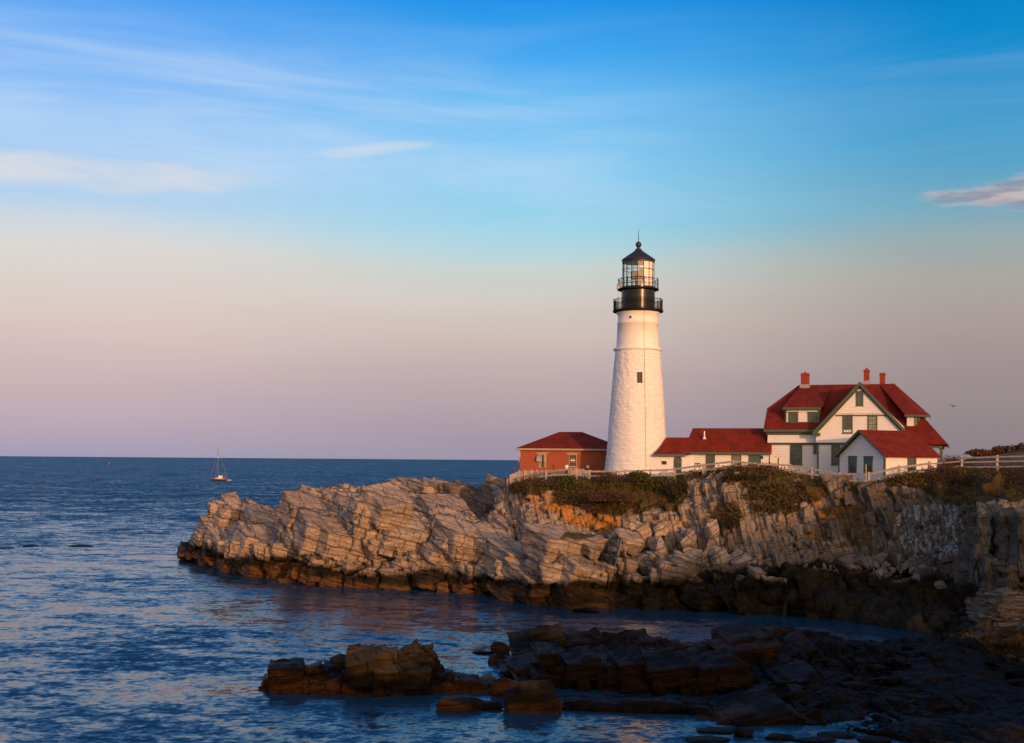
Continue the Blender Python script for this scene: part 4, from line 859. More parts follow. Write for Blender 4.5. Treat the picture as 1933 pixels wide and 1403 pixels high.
# rubble stone lower tower with uneven courses: fine lathe displaced by stones
nA, nZ = 220, 200; zs = np.linspace(-0.8, tl(662.5), nZ); rs = np.interp(zs, [p_[1] for p_ in prof], [p_[0] for p_ in prof]); an = np.linspace(0, 2 * math.pi, nA, endpoint=False)
AA, ZZ = np.meshgrid(an, zs); RR = np.repeat(rs[:, None], nA, 1)
PP = np.stack([np.cos(AA) * 2.6, np.sin(AA) * 2.6, ZZ], 2).reshape(-1, 3)
b1, hid = bould(PP * np.array([1, 1, 1.5]), 0.62, 4.0)
dsp = (b1 * 0.06 + hid * 0.03 + 0.05 * fbm(PP * 0.8, 3, 2)).reshape(nZ, nA)
side = smst(np.cos(AA - R(-68)), 0.92, 0.75)      # the bay towards the sun is smoother brick
RR = RR + dsp * (0.25 + 0.75 * side)
V = np.stack([np.cos(AA) * RR, np.sin(AA) * RR, ZZ], 2).reshape(-1, 3); ix = np.arange(nZ * nA).reshape(nZ, nA)
Fq = np.stack([ix[:-1], np.roll(ix, -1, 1)[:-1], np.roll(ix, -1, 1)[1:], ix[1:]], 2).reshape(-1, 4)
tower = mk('stone_tower', V, Fq, M_STONE, lh, True)
MB().lathe([(rr_(41.0), tl(663.5)), (rr_(45.2), tl(662.6)), (rr_(46), tl(660.8)), (rr_(45.6), tl(658.4)), (rr_(41.5), tl(657.3)), (rr_(40), tl(657.5))], 64).build('belt_course', M_WHITE, lh)
MB().lathe([(rr_(40.5), tl(658)), (rr_(39.6), tl(640)), (rr_(38.4), tl(613)), (rr_(39.3), tl(612.4)), (rr_(39.3), tl(610.6)), (rr_(38), tl(610)), (rr_(37.4), tl(599)), (rr_(38.2), tl(596)), (rr_(41), tl(591.5)), (rr_(42), tl(589.3))], 72, cap=False).build('upper_tower', M_WHITE, lh, True)
def deck(name, py0, py1, r0, r1):
    return MB().lathe([(rr_(r0 - 6), tl(py1) - .02), (rr_(r0), tl(py1)), (rr_(r1), tl(py1 - 1.2)), (rr_(r1), tl(py0)), (rr_(r0 - 12), tl(py0) + .01)], 64).build(name, M_RAIL, lh)
deck('main_gallery', 586.6, 590.8, 43, 47.5)
MB().lathe([(rr_(31.5), tl(587)), (rr_(31.5), tl(549))], 96, cap=False).build('watch_room', M_BLACK, lh, True)
MB().lathe([(rr_(32.6), tl(572)), (rr_(32.6), tl(571.3))], 64).build('watch_room_band', M_BLACK, lh)
deck('lantern_gallery', 546.0, 549.6, 33, 38.8)
MB().lathe([(rr_(31.0), tl(546)), (rr_(31.0), tl(542.6)), (rr_(28.5), tl(542.6))], 64).build('lantern_sill', M_BLACK, lh)
def railing(name, py_t, py_b, r, nb, hr, dense):
    mb = MB(); rad = rr_(r); zt, z0 = tl(py_t), tl(py_b); ring = 48
    for z in [zt] + hr:
        for i in range(ring):
            a, b = 2 * math.pi * i / ring, 2 * math.pi * (i + 1) / ring
            mb.bar((rad * math.cos(a), rad * math.sin(a), z), (rad * math.cos(b), rad * math.sin(b), z), 0.045)
    for i in range(nb):
        a = 2 * math.pi * i / nb; big = i % dense == 0
        mb.tube((rad * math.cos(a), rad * math.sin(a), z0), (rad * math.cos(a), rad * math.sin(a), zt + (0.13 if big else 0)), 0.04 if big else 0.017, n=5)
    return mb.build(name, M_RAIL, lh)
railing('main_railing', 566.8, 587, 45.9, 96, [tl(585)], 8)
railing('lantern_railing', 528.6, 546, 37.6, 14, [tl(537.5)], 1)
# glazed lantern with astragals, white blank panels on the landward side
NL = 16; rl = rr_(29.0); z0, z1 = tl(542.8), tl(494)
cam_az = math.atan2(-TY, -TX)      # direction from tower to camera
off = cam_az + R(20)
for i in range(NL):
    a0, a1 = off + 2 * math.pi * i / NL, off + 2 * math.pi * (i + 1) / NL
    pts = [(rl * math.cos(a0), rl * math.sin(a0), z0), (rl * math.cos(a1), rl * math.sin(a1), z0), (rl * math.cos(a1), rl * math.sin(a1), z1), (rl * math.cos(a0), rl * math.sin(a0), z1)]
    blank = i in (0, 1, 2, 3)
    mk('blank_panel' if blank else 'lantern_pane', pts, [(0, 1, 2, 3)], M_WHITE if blank else M_LGLASS, lh)
mb = MB(); rb = rl + 0.03
for i in range(NL):
    a0, a1 = off + 2 * math.pi * i / NL, off + 2 * math.pi * (i + 1) / NL
    mb.tube((rb * math.cos(a0), rb * math.sin(a0), z0), (rb * math.cos(a0), rb * math.sin(a0), z1), 0.035, n=5)
    for f in (0, .333, .667, 1):
        z = z0 + (z1 - z0) * f; mb.bar((rb * math.cos(a0), rb * math.sin(a0), z), (rb * math.cos(a1), rb * math.sin(a1), z), 0.05)
mb.build('astragals', M_RAIL, lh)
MB().lathe([(rr_(30.5), z1 - .15), (rr_(31), z1 + .02), (rr_(31.8), tl(491.6)), (rr_(31.6), tl(490.8)), (rr_(20), tl(482.5)), (rr_(11), tl(476.5)), (rr_(6.8), tl(473)), (rr_(6), tl(471))], 32).build('lantern_roof', M_CONE, lh)
ball = MB(); bc = tl(462); br_ = rr_(5.7)
ball.lathe([(rr_(4.4), tl(473)), (rr_(3.4), tl(470)), (rr_(4.4), tl(468.6)), (rr_(2.6), tl(467.6))] + [(max(.02, br_ * math.sin(q)), bc - br_ * math.cos(q)) for q in [x * math.pi / 12 for x in range(2, 13)]], 24)
ball.build('ventilator_ball', M_CONE, lh, True)
MB().tube((0, 0, bc), (0, 0, tl(433)), 0.055, 0.015, 6).build('lightning_rod', M_BLACK, lh)
# the rotating beacon inside
le = MB(); le.tube((0, 0, z0 - .1), (0, 0, z0 + .75), .34, .34, 16); le.build('beacon_pedestal', M_TAN, lh)
le = MB(); le.box(-.75, -.45, z0 + .9, .1, .45, z0 + 1.75).box(.12, -.5, z0 + .75, .75, .5, z0 + 2.0); le.build('beacon', simple('beacon_housing', (0.16, 0.10, 0.06), .5), lh).rotation_euler = (0, 0, R(4))
# porthole, window, conduit and lamp box
def on_tower(px, py, rad):     # angle on the cylinder facing the camera for a pixel
    sx = P(px, py, TY).x - TX; vx, vy = -TX, -TY; n_ = math.hypot(vx, vy); e = (-vy / n_, vx / n_)   # right vector
    q = max(-1, min(1, sx * math.cos(R(5.8)) / rad)); ang = math.atan2(vy, vx) + math.asin(q)
    return ang
def disc(mb, ang, rad, z, r, th=.05):
    c, s_ = math.cos(ang), math.sin(ang); ctr = Vector((c * rad, s_ * rad, z)); mb.tube(ctr - Vector((c, s_, 0)) * .1, ctr + Vector((c, s_, 0)) * th, r, r, 20)
rad = rr_(37.8); a = on_tower(1190.7, 602.5, rad); q = MB(); disc(q, a, rad, tl(602.5), .22, .06); ph = q.build('porthole', M_WHITE, lh)
q = MB(); disc(q, a, rad, tl(602.5), .13, .085); q.build('porthole_glass', M_DARK, ph)
rad = rr_(45.2); a = on_tower(1207.6, 715.8, rad); q = MB(); c, s_ = math.cos(a), math.sin(a)
def plate_on(ang, rad, z, w_, h_, th):
    c, s_ = math.cos(ang), math.sin(ang); n_ = Vector((c, s_, 0)); tt = Vector((-s_, c, 0)); ctr = n_ * rad + Vector((0, 0, z)); k = Vector((0, 0, 1)); mb = MB()
    vs = [ctr + n_ * d_ + tt * x_ * w_ / 2 + k * y_ * h_ / 2 for d_ in (-.25, th) for x_, y_ in ((-1, -1), (1, -1), (1, 1), (-1, 1))]
    return mb.add(vs, [(0, 3, 2, 1), (4, 5, 6, 7), (0, 1, 5, 4), (1, 2, 6, 5), (2, 3, 7, 6), (3, 0, 4, 7)])
wn = plate_on(a, rad, tl(715.8), .56, 1.18, .10).build('window', simple('olive_window_frame', (0.10, 0.095, 0.06), .6), lh)
for dx in (-.125, .125):
    for dz in (-.40, -.135, .135, .40):
        n_ = Vector((c, s_, 0)); tt = Vector((-s_, c, 0)); ctr = n_ * (rad + .08) + tt * dx + Vector((0, 0, tl(715.8) + dz)); mb = MB()
        vs = [ctr + n_ * d_ + tt * x_ * .095 + Vector((0, 0, y_ * .105)) for d_ in (0, .03) for x_, y_ in ((-1, -1), (1, -1), (1, 1), (-1, 1))]
        mb.add(vs, [(0, 3, 2, 1), (4, 5, 6, 7), (0, 1, 5, 4), (1, 2, 6, 5), (2, 3, 7, 6), (3, 0, 4, 7)]).build('pane', M_DARK, wn)
mb = MB(); prev = None
for py in (590.5, 600, 612, 640, 657, 661, 664, 690, 730, 780, 840, 888):
    rq = np.interp(tl(py), [p_[1] for p_ in prof] + [tl(613), tl(599), tl(590)], [p_[0] for p_ in prof] + [rr_(39.4), rr_(37.8), rr_(41.8)]) + .07 + (.22 if 657 < py < 664 else 0)
    an_ = on_tower(1216.5, 700, 2.6); v = Vector((rq * math.cos(an_), rq * math.sin(an_), tl(py)))
    if prev is not None: mb.tube(prev, v, .018, n=5)
    prev = v
mb.build('lightning_cable', simple('cable_grey', (0.30, 0.25, 0.20), .6), lh)
v = P(1168, 542, TY); q = MB(); q.box(v.x - TX - .2, -.2, v.z - zb - .25, v.x - TX + .18, .2, v.z - zb + .3); q.bar((v.x - TX, 0, v.z - zb - .25), (v.x - TX + .25, 0, v.z - zb - .45), .08)
q.build('lamp_box', M_GREY, lh)

# ================================================================== houses
class House:
    """local frame: x along the front (to the right), y to the back, z up"""
    def __init__(s, name, px, Yd, pybase, th, label, cat):
        s.th = R(th); v = P(px, pybase, Yd); s.O = v; s.root = empty(name, v, -s.th); tag(s.root, label, cat)
    def x(s, px, y=0.0):
        t_ = (px - CX) / F
        for _ in range(2):
            X_ = None
            c, n = math.cos(s.th), math.sin(s.th)
            xx = (t_ * (s.O.y + y * c) - s.O.x - y * n) / (c + t_ * n)
            # roll shifts columns by height: refine around eave height
            pz = 3.0; a_ = proj(s.O.x + xx * c + y * n, s.O.y - xx * n + y * c, s.O.z + pz)[0]; t_ += (px - a_) / F
        return xx
    def z(s, py, x, y=0.0):
        c, n = math.cos(s.th), math.sin(s.th); Yw = s.O.y - x * n + y * c; Xw = s.O.x + x * c + y * n
        b = (CY - py) / F * Yw; return (b + Xw * math.sin(ROLL)) / math.cos(ROLL) + HCAM - s.O.z
    def p(s, px, py, y=0.0): xx = s.x(px, y); return Vector((xx, y, s.z(py, xx, y)))
    def part(s, mb, name, m, parent=None): return mb.build(name, m, parent or s.root)
def window(H, par, x0, z0, x1, z1, y=0.0, nx=2, nz=4, axis='x', fr=.13, glass=None, name='window', sill=True, fm=None):
    """a framed window proud of a wall; axis x: wall at constant y facing -y; axis y: wall at constant x (=y arg) facing +x"""
    fm = fm or M_GREEN
    def bx(mb, a0, b0, a1, b1, d0, d1):
        if axis == 'x': mb.box(a0, y - d1, b0, a1, y - d0, b1)
        else: mb.box(y + d0, a0, b0, y + d1, a1, b1)
    mb = MB(); bx(mb, x0, z0, x0 + fr, z1, -.02, .07); bx(mb, x1 - fr, z0, x1, z1, -.02, .07); bx(mb, x0 + fr, z1 - fr * 1.2, x1 - fr, z1, -.02, .072); bx(mb, x0 + fr, z0, x1 - fr, z0 + fr * .8, -.02, .072)
    if sill: bx(mb, x0 - .06, z1, x1 + .06, z1 + .07, -.02, .11); bx(mb, x0 - .05, z0 - .06, x1 + .05, z0, -.02, .12)
    w_ = mb.build(name, fm, par)
    mb = MB(); bx(mb, x0 + fr, z0 + fr * .8, x1 - fr, z1 - fr * 1.2, -.01, .012); mb.build('pane', glass or M_GLASS, w_)
    mb = MB(); X0, X1, Z0, Z1 = x0 + fr, x1 - fr, z0 + fr * .8, z1 - fr * 1.2
    for i in range(1, nx): a = X0 + (X1 - X0) * i / nx; bx(mb, a - .018, Z0, a + .018, Z1, .012, .035)
    for i in range(1, nz): a = Z0 + (Z1 - Z0) * i / nz; hh = .035 if (i * 2 == nz) else .018; bx(mb, X0, a - hh, X1, a + hh, .012, .037)
    if mb.V: mb.build('sash', fm, w_)
    return w_
def chimney(H, par, px0, px1, pyt, pyb, y, depth=.8, flash=True):
    x0, x1 = H.x(px0, y), H.x(px1, y); zt, z0 = H.z(pyt, x0, y), H.z(pyb, x0, y)
    mb = MB(); mb.box(x0, y, z0 - .9, x1, y + depth, zt - .22).box(x0 - .05, y - .05, zt - .22, x1 + .05, y + depth + .05, zt - .10).box(x0 + .03, y + .03, zt - .10, x1 - .03, y + depth - .03, zt)
    c = mb.build('chimney', M_CHIM, par)
    if flash:
        mb = MB(); mb.box(x0 - .1, y - .12, z0 - .1, x1 + .1, y + depth, z0 + .28); mb.build('flashing', M_GREY, c)
        mb = MB(); mb.tube(((x0 + x1) / 2, y + depth / 2, zt - .05), ((x0 + x1) / 2, y + depth / 2, zt + .16), .13, .11, 10); mb.build('chimney_pot', M_CHIM, c)
    return c

# ---------------- main keeper's house
K = House('keepers_house', 1451, 129.0, 905, 20, 'large white keeper house with red jerkinhead roof, front gable and two dormers', 'house')
yr = 5.0; ov = .45
xL = 0.0; xG0 = K.x(1543, -1.2); xG1 = K.x(1706, -1.2); xR = K.x(1757, 0)
ze = K.z(809.5, 0, -ov); zr = K.z(726.3, K.x(1560, yr), yr); slope = (zr - ze) / (yr + ov)
zf = lambda y: ze + (y + ov) * slope          # front slope
xR0, xR1 = K.x(1507, yr), K.x(1686, yr)
zc = K.z(770, -.4, 2.2); yc = -ov + (zc - ze) / slope; D = 10.0; yb = lambda z: D + ov - (z - ze) / slope
xl = -.45
zk_y = -ov - 1.75; zk = zf(zk_y); xK = K.x(1789, zk_y)
walls = MB()
walls.add([(0, 0, -.6), (xR, 0, -.6), (xR, D, -.6), (0, D, -.6), (0, 0, ze), (xR, 0, ze), (xR, D, ze), (0, D, ze)], [(0, 1, 5, 4), (1, 2, 6, 5), (2, 3, 7, 6), (3, 0, 4, 7)])
yw = (zc - ze) / slope; walls.add([(0.01, 0.01, ze - .01), (0.01, yw, zc - .05), (0.01, D - yw, zc - .05), (0.01, D, ze - .01)], [(0, 1, 2, 3)])
K.part(walls, 'wall', M_CLAP)
g1 = MB(); yg = -1.2; xm = K.x(1621.8, yg - .35); za = K.z(720.5, xm, yg - .35); zgL = K.z(806, xG0, yg)
sl_g = (za - zgL) / (xm - xG0)
g1.add([(xG0, yg, -.6), (xG1, yg, -.6), (xG1, yg, zgL), (xm, yg, za - .25), (xG0, yg, zgL)], [(0, 1, 2, 3, 4)])
g1.add([(xG0, yg, -.6), (xG0, yg, zgL), (xG0, 0.3, zgL), (xG0, 0.3, -.6)], [(0, 1, 2, 3)]).add([(xG1, yg, -.6), (xG1, yg, zgL), (xG1, 0.3, zgL), (xG1, 0.3, -.6)], [(3, 2, 1, 0)])
K.part(g1, 'gable_wall', M_CLAP)
roof = MB(); th = .16
R0, R1 = (xR0, yr, zr), (xR1, yr, zr); C0, C1 = (xl, yc, zc), (xl, yb(zc), zc)
Kf, Kb = (xK, zk_y, zk), (xK, D - zk_y, zk)
roof.slab([(xl, -ov, ze), (xG0 + .3, -ov, ze), (xm, zk_y + 1.2, zf(zk_y + 1.2)), (xG1 - .4, zk_y, zk), Kf, R1, R0, C0], th)
roof.slab([(xl, D + ov, ze), (xG1, D + ov, ze), (xG1 + 1, D - zk_y, zk), Kb, R1, R0, C1], th)
roof.slab([C0, R0, C1], th); roof.slab([R1, Kf, Kb], th)
RF = K.part(roof, 'roof', M_ROOF)
# front cross gable roof
gr = MB(); go = .38; eR = xG1 + .55; eL = xG0 - .45
zgl = lambda x_: za - sl_g * abs(x_ - xm)
ytop = (za - ze) / slope - ov
def yat(z_): return (z_ - ze) / slope - ov + .02
gr.slab([(xm, yg - go, za), (eR, yg - go, zgl(eR)), (eR, yat(zgl(eR)), zgl(eR)), (xm, min(yat(za), yr + .3), za)], .15)
gr.slab([(xm, yg - go, za), (xm, min(yat(za), yr + .3), za), (eL, yat(zgl(eL)) + .2, zgl(eL)), (eL, yg - go, zgl(eL))], .15)
K.part(gr, 'gable_roof', M_ROOF)
tr = MB()
for e_ in (eL, eR):
    tr.bar((xm, yg - go - .02, za - .20), (e_, yg - go - .02, zgl(e_) - .20), .10, .34, (0, 1, 0)) if False else None
def rake(mb, x0, z0, x1, z1, y0, y1, t_):
    mb.add([(x0, y0, z0), (x1, y0, z1), (x1, y0, z1 - t_), (x0, y0, z0 - t_), (x0, y1, z0), (x1, y1, z1), (x1, y1, z1 - t_), (x0, y1, z0 - t_)],
           [(0, 1, 2, 3), (7, 6, 5, 4), (0, 4, 5, 1), (3, 2, 6, 7), (0, 3, 7, 4), (1, 5, 6, 2)])
for e_ in (eL, eR):
    rake(tr, xm, za - .03, e_, zgl(e_) - .03, yg - go - .06, yg - go + .05, .36)
    rake(tr, xm, za - .42, e_ + (.4 if e_ < xm else -.4), zgl(e_) - .42 + (.4 * sl_g), yg - .14, yg - .02, .20)
    rake(tr, xm, za - .22, e_, zgl(e_) - .22, yg - go + .06, yg + .02, .04)
tr.box(eL - .02, yg - go - .05, zgl(eL) - .42, eL + .75, yg + .1, zgl(eL) - .12)
# eaves and corner boards
tr.box(xl, -ov - .05, ze - .36, xG0 + .2, -ov + .06, ze - .06).box(xl + .2, -.16, ze - .62, xG0 - .02, -.03, ze - .36).box(xl + .03, -ov + .07, ze - .30, xG0, -.01, ze - .24)
# left gable rake
rakeL = MB()
rake_pts = [(-.1 + xl, -ov, ze), (-.1 + xl, yc, zc)]
tr.add([(xl - .07, -ov, ze), (xl - .07, yc, zc), (xl - .07, yc, zc - .3), (xl - .07, -ov, ze - .3), (xl + .04, -ov, ze - .02), (xl + .04, yc, zc - .02), (xl + .04, yc, zc - .3), (xl + .04, -ov, ze - .3)], [(0, 3, 2, 1), (4, 5, 6, 7), (0, 1, 5, 4), (3, 7, 6, 2), (0, 4, 7, 3), (1, 2, 6, 5)])
zband = K.z(835.5, .5, 0)
tr.box(-.03, -.05, -.5, .12, .03, zband - .2).box(xG0 - .14, -.05, -.5, xG0 - .02, .03, zband - .2).box(xG0 - .02, yg - .05, -.5, xG0 + .14, yg + .03, zband - .2)
K.part(tr, 'trim', M_GREEN)
# flared shingle course and the green band under it
fl = MB()
def flare(mb, x0, x1, y, z, h, out):
    pr = [(0, h), (-.04, h * .55), (-.10 * out / .2, h * .22), (-out, 0), (-out, -.05), (.0, -.05)]
    vs = [(x_, y + a - .01, z + b) for x_ in (x0, x1) for a, b in pr]; n = len(pr)
    mb.add(vs, [(i, i + 1, n + i + 1, n + i) for i in range(n - 1)] + [tuple(range(n))[::-1], tuple(range(n, 2 * n))])
flare(fl, -.12, xG0 - .01, 0, zband + .04, 1.3, .22); flare(fl, xG0 - .14, xG1 + .05, yg, zband + .04, 1.3, .22)
K.part(fl, 'flared_skirt', M_CLAP)
bd = MB(); bd.box(-.05, -.09, zband - .26, xG0 - .14, .01, zband - .02).box(xG0 - .03, yg - .09, zband - .26, xG1 + .03, yg + .01, zband - .02)
K.part(bd, 'band', M_GREEN)
# saw-toothed shingle edge across the gable
zs_ = K.z(781, xm, yg); xa, xb = K.x(1577, yg), K.x(1672, yg); st = MB()
st.add([(xa, yg - .10, zs_), (xb, yg - .10, zs_), (xm, yg - .012, za - .5), (xa, yg - .012, zs_ + .02), (xb, yg - .012, zs_ + .02)], [(0, 1, 2), (0, 2, 3), (1, 4, 2)])
n_ = 30
for i in range(n_):
    a0 = xa + (xb - xa) * (i + .12) / n_; a1 = xa + (xb - xa) * (i + .88) / n_; st.box(a0, yg - .11, zs_ - .13, a1, yg - .05, zs_ + .03)
K.part(st, 'gable_shingles', M_CLAP)
u_ = MB(); u_.box(xa, yg - .045, zs_ - .26, xb, yg - .003, zs_ + .0); K.part(u_, 'shadow_board', M_GREEN)
def kw(px0, py0, px1, py1, y, **k):
    a = K.p(px0, py1, y); b = K.p(px1, py0, y); return window(K, K.root, a.x, a.z, b.x, b.z, y, **k)
kw(1615.5, 739.6, 1629, 766, yg - .07, nx=1, nz=2, fr=.17)
kw(1590.2, 784, 1609.3, 818, yg, nx=3, nz=6); kw(1637.5, 784, 1656, 818, yg, nx=4, nz=6, glass=M_CURT)
hb = MB(); a = K.p(1591, 784, yg); b = K.p(1655, 784, yg); hb.box(a.x - .1, yg - .10, a.z + .02, b.x + .1, yg + .0, a.z + .20); K.part(hb, 'window_head', M_GREEN)
kw(1491.5, 839.5, 1514.5, 877, 0, nx=3, nz=4, fr=.2); kw(1535.5, 839.5, 1541.6, 856, 0, nx=2, nz=3, fr=.08); kw(1569.5, 839.5, 1586, 877, yg, nx=3, nz=4, fr=.18)
chimney(K, RF, 1510.5, 1525.2, 704.5, 731, yr - .9, .9)
chimney(K, RF, 1629.2, 1639.2, 697.5, 724, yr - .2, .8); chimney(K, RF, 1659.3, 1669.2, 703.8, 728, yr + .5, .8, False)
# left dormer
yd = .35; a = K.p(1482.5, 801, yd); b = K.p(1545.5, 770, yd); dz = K.z(768, a.x, yd - .4)
dm = MB(); dm.box(a.x, yd, a.z - .3, b.x, 4.2, dz - .05); DW = K.part(dm, 'dormer_wall', M_CLAP)
e0 = K.p(1477, 768.5, yd - .4); e1 = K.p(1549.5, 768.5, yd - .4); r0 = K.x(1509, yr - .3); r1 = K.x(1560, yr - .3)
dr = MB(); zrt = zf(yr - .25) + .06
dr.slab([(e0.x, yd - .4, e0.z), (e1.x, yd - .4, e1.z), (r1 + .3, yr - .3, zrt), (r0, yr - .3, zrt)], .12)
dr.slab([(e1.x, yd - .4, e1.z), (e1.x, yat(e1.z) , e1.z), (r1 + .3, yr - .3, zrt)], .12); dr.slab([(e0.x, yd - .4, e0.z), (r0, yr - .3, zrt), (e0.x, yat(e0.z), e0.z)], .12)
K.part(dr, 'dormer_roof', M_ROOF)
dt = MB(); dt.box(e0.x, yd - .46, e0.z - .30, e1.x, yd - .38, e0.z - .03).box(a.x - .05, yd - .05, a.z - .1, a.x + .10, yd + .03, dz - .2).box(b.x - .10, yd - .05, a.z - .1, b.x + .05, yd + .03, dz - .2)
dt.box(e0.x + .02, yd - .37, e0.z - .26, e1.x - .02, yd, e0.z - .18).box(a.x - .08, yd - .07, a.z - .12, b.x + .08, yd + .02, a.z - .02)
K.part(dt, 'dormer_trim', M_GREEN)
kw(1488, 778.5, 1506.4, 798.5, yd, nx=3, nz=2, fr=.17); kw(1524.3, 778.5, 1543, 798.5, yd, nx=2, nz=2, fr=.17)
# right-hand corner dormer with a row of three windows on its end
ya = -.15; q0 = K.p(1711.5, 812, ya); q1 = K.p(1728, 784, ya); x2 = q1.x; yb2 = 2.9; zt2 = q1.z
yB = ya + 1.9; xB = K.x(1746.5, yB)
def prism(mb, pts, z0, z1):
    n = len(pts); mb.add([(x_, y_, z0) for x_, y_ in pts] + [(x_, y_, z1) for x_, y_ in pts], [(i, (i + 1) % n, n + (i + 1) % n, n + i) for i in range(n)] + [tuple(range(n))[::-1], tuple(range(n, 2 * n))])
rd = MB(); prism(rd, [(q0.x, ya), (x2, ya), (xB, yB), (xB, yb2 + .6), (q0.x, yb2 + .6)], q0.z - 1.4, zt2); K.part(rd, 'dormer_wall', M_CLAP)
zr2 = zt2 + .08; oo = .42
rd = MB(); A1 = (q0.x - .2, ya - oo, zr2); A2 = (x2 + .3, ya - oo, zr2); A2b = (xB + oo, yB - .3, zr2); A3 = (xB + oo, yb2 + .6 + oo, zr2); A0 = (xR1 - 1.4, yr - .1, zr - .06); A00 = (xR1 + .05, yr, zr + .03)
rd.slab([A1, A2, A00, A0], .12); rd.slab([A2, A2b, A00], .12); rd.slab([A2b, A3, A00], .12)
K.part(rd, 'dormer_roof', M_ROOF)
rd = MB(); rd.bar(Vector(A1) - Vector((0, 0, .14)), Vector(A2) - Vector((0, 0, .14)), .08, .22).bar(Vector(A2) - Vector((0, 0, .143)), Vector(A2b) - Vector((0, 0, .143)), .08, .22).bar(Vector(A2b) - Vector((0, 0, .146)), Vector(A3) - Vector((0, 0, .146)), .08, .22)
rd.box(x2 - .12, ya - .04, q0.z - 1.1, x2 + .02, ya + .05, zt2 - .02)
K.part(rd, 'dormer_trim', M_GREEN)
ph = math.atan2(yB - ya, xB - x2); Lw = math.hypot(yB - ya, xB - x2)
for k_ in range(3):
    w0 = .10 + k_ * (Lw - .12) / 3; w_ = window(K, K.root, w0, zt2 - 1.45, w0 + (Lw - .2) / 3 - .14, zt2 - .12, 0, nx=1, nz=2, fr=.07); w_.location = (x2, ya, 0); w_.rotation_euler = (0, 0, ph)
# porch under the low eave at the right
pc = MB()
for yy in (zk_y + .5, 2.0, 5.5): pc.box(xK - .75, yy - .09, -.5, xK - .57, yy + .09, zk - .3)
K.part(pc, 'porch_posts', M_GREEN)
pc = MB(); pc.box(xK - .9, zk_y + .3, zk - .42, xK - .45, D, zk - .2).box(xR, zk_y + .3, zk - .42, xK - .9, zk_y + .5, zk - .2)
pc.box(xK - .04, zk_y, zk - .30, xK + .05, D, zk - .04); K.part(pc, 'porch_beam', M_GREEN)
fd = MB(); fd.box(-.06, -.06, -1.6, xG0 - .08, .2, .45).box(xG0 - .06, yg - .06, -1.6, xG1 + .06, yg + .2, .45); K.part(fd, 'foundation', M_FOUND)

# ---------------- small gabled wing in front
S = House('front_wing', 1669.7, 116.0, 909, 64, 'small white gabled wing with red roof in front of the keeper house', 'house')
xS = S.x(1583.5, 0); xS = -abs(xS); zeS = S.z(857.5, 0, 0); xp = xS / 2; zp = S.z(806.5, S.x(1623, -.35), -.35)
Ls = None
for q in range(1, 1400):       # length of the right side wall reaching photo column 1769
    yy = q * .01; c, n = math.cos(S.th), math.sin(S.th)
    if proj(S.O.x + yy * n, S.O.y + yy * c, S.O.z + 2)[0] > 1769: Ls = yy; break
slS = (zp - zeS - .12) / (abs(xp) + .35)
wl = MB(); wl.add([(xS, 0, -.3), (0, 0, -.3), (0, 0, zeS), (xp, 0, zeS + slS * abs(xp)), (xS, 0, zeS)], [(0, 1, 2, 3, 4)])
wl.add([(0, 0, -.3), (0, Ls, -.3), (0, Ls, zeS), (0, 0, zeS)], [(0, 1, 2, 3)]).add([(xS, 0, -.3), (xS, Ls, -.3), (xS, Ls, zeS), (xS, 0, zeS)], [(3, 2, 1, 0)])
wl.add([(xS, Ls, -.3), (0, Ls, -.3), (0, Ls, zeS), (xp, Ls, zeS + slS * abs(xp)), (xS, Ls, zeS)], [(4, 3, 2, 1, 0)])
S.part(wl, 'wall', M_CLAP)
oS = .42; zo = zeS + .12; rf = MB(); zpp = zo + slS * (abs(xp) + .0) + .0; zE = zo - slS * oS
rf.slab([(xp, -.38, zpp), (oS, -.38, zE), (oS, Ls + .1, zE), (xp, Ls + .1, zpp)], .13); rf.slab([(xp, -.38, zpp), (xp, Ls + .1, zpp), (xS - oS, Ls + .1, zE), (xS - oS, -.38, zE)], .13)
S.part(rf, 'roof', M_ROOF)
tr = MB()
for e_ in (xS - oS, oS):
    rake(tr, xp, zpp - .02, e_, zE - .02, -.45, -.36, .28 if e_ < xp else .16); rake(tr, xp, zpp - .2, e_ * .93 + xp * .07, zE - .0, -.10, -.01, .14)
tr.box(-.12, -.04, -.3, .03, .0, zeS - .2).box(.0, -.04, -.3, .035, .12, zeS - .12).box(xS - .03, -.04, -.3, xS + .12, .0, zeS - .1)
S.part(tr, 'trim', M_GREEN)
rt = MB(); nr_ = 15
for i in range(nr_): y0 = .1 + (Ls - .3) * i / nr_; rt.box(.01, y0, zE - .12, oS - .03, y0 + .12, zE + .05)
S.part(rt, 'rafter_tails', M_CHIM)
def sw(px0, py0, px1, py1, **k):
    a = S.p(px0, py1, 0); b = S.p(px1, py0, 0); return window(S, S.root, a.x, a.z, b.x, b.z, 0, **k)
sw(1602.3, 862, 1617.6, 893.6, nx=2, nz=4, fr=.17); sw(1631.5, 862.5, 1647.8, 893.6, nx=2, nz=4, fr=.17)
def ys(px):
    for q in range(0, 1400):
        yy = q * .01
        if proj(S.O.x + yy * math.sin(S.th), S.O.y + yy * math.cos(S.th), S.O.z + 1.5)[0] > px: return yy
y0, y1 = ys(1712.5), ys(1728.7); zt_ = S.z(864, 0, y0); window(S, S.root, y0, zt_ - 1.35, y1, zt_, 0, nx=3, nz=4, axis='y', fr=.14)
dd = MB(); dd.box(.0, y0, zt_ - 2.25, .05, y1, zt_ - 1.44); S.part(dd, 'door_panel', M_DOORG)
fd = MB(); fd.box(xS - .05, -.05, -1.3, .05, Ls, -.0); S.part(fd, 'foundation', M_FOUND)

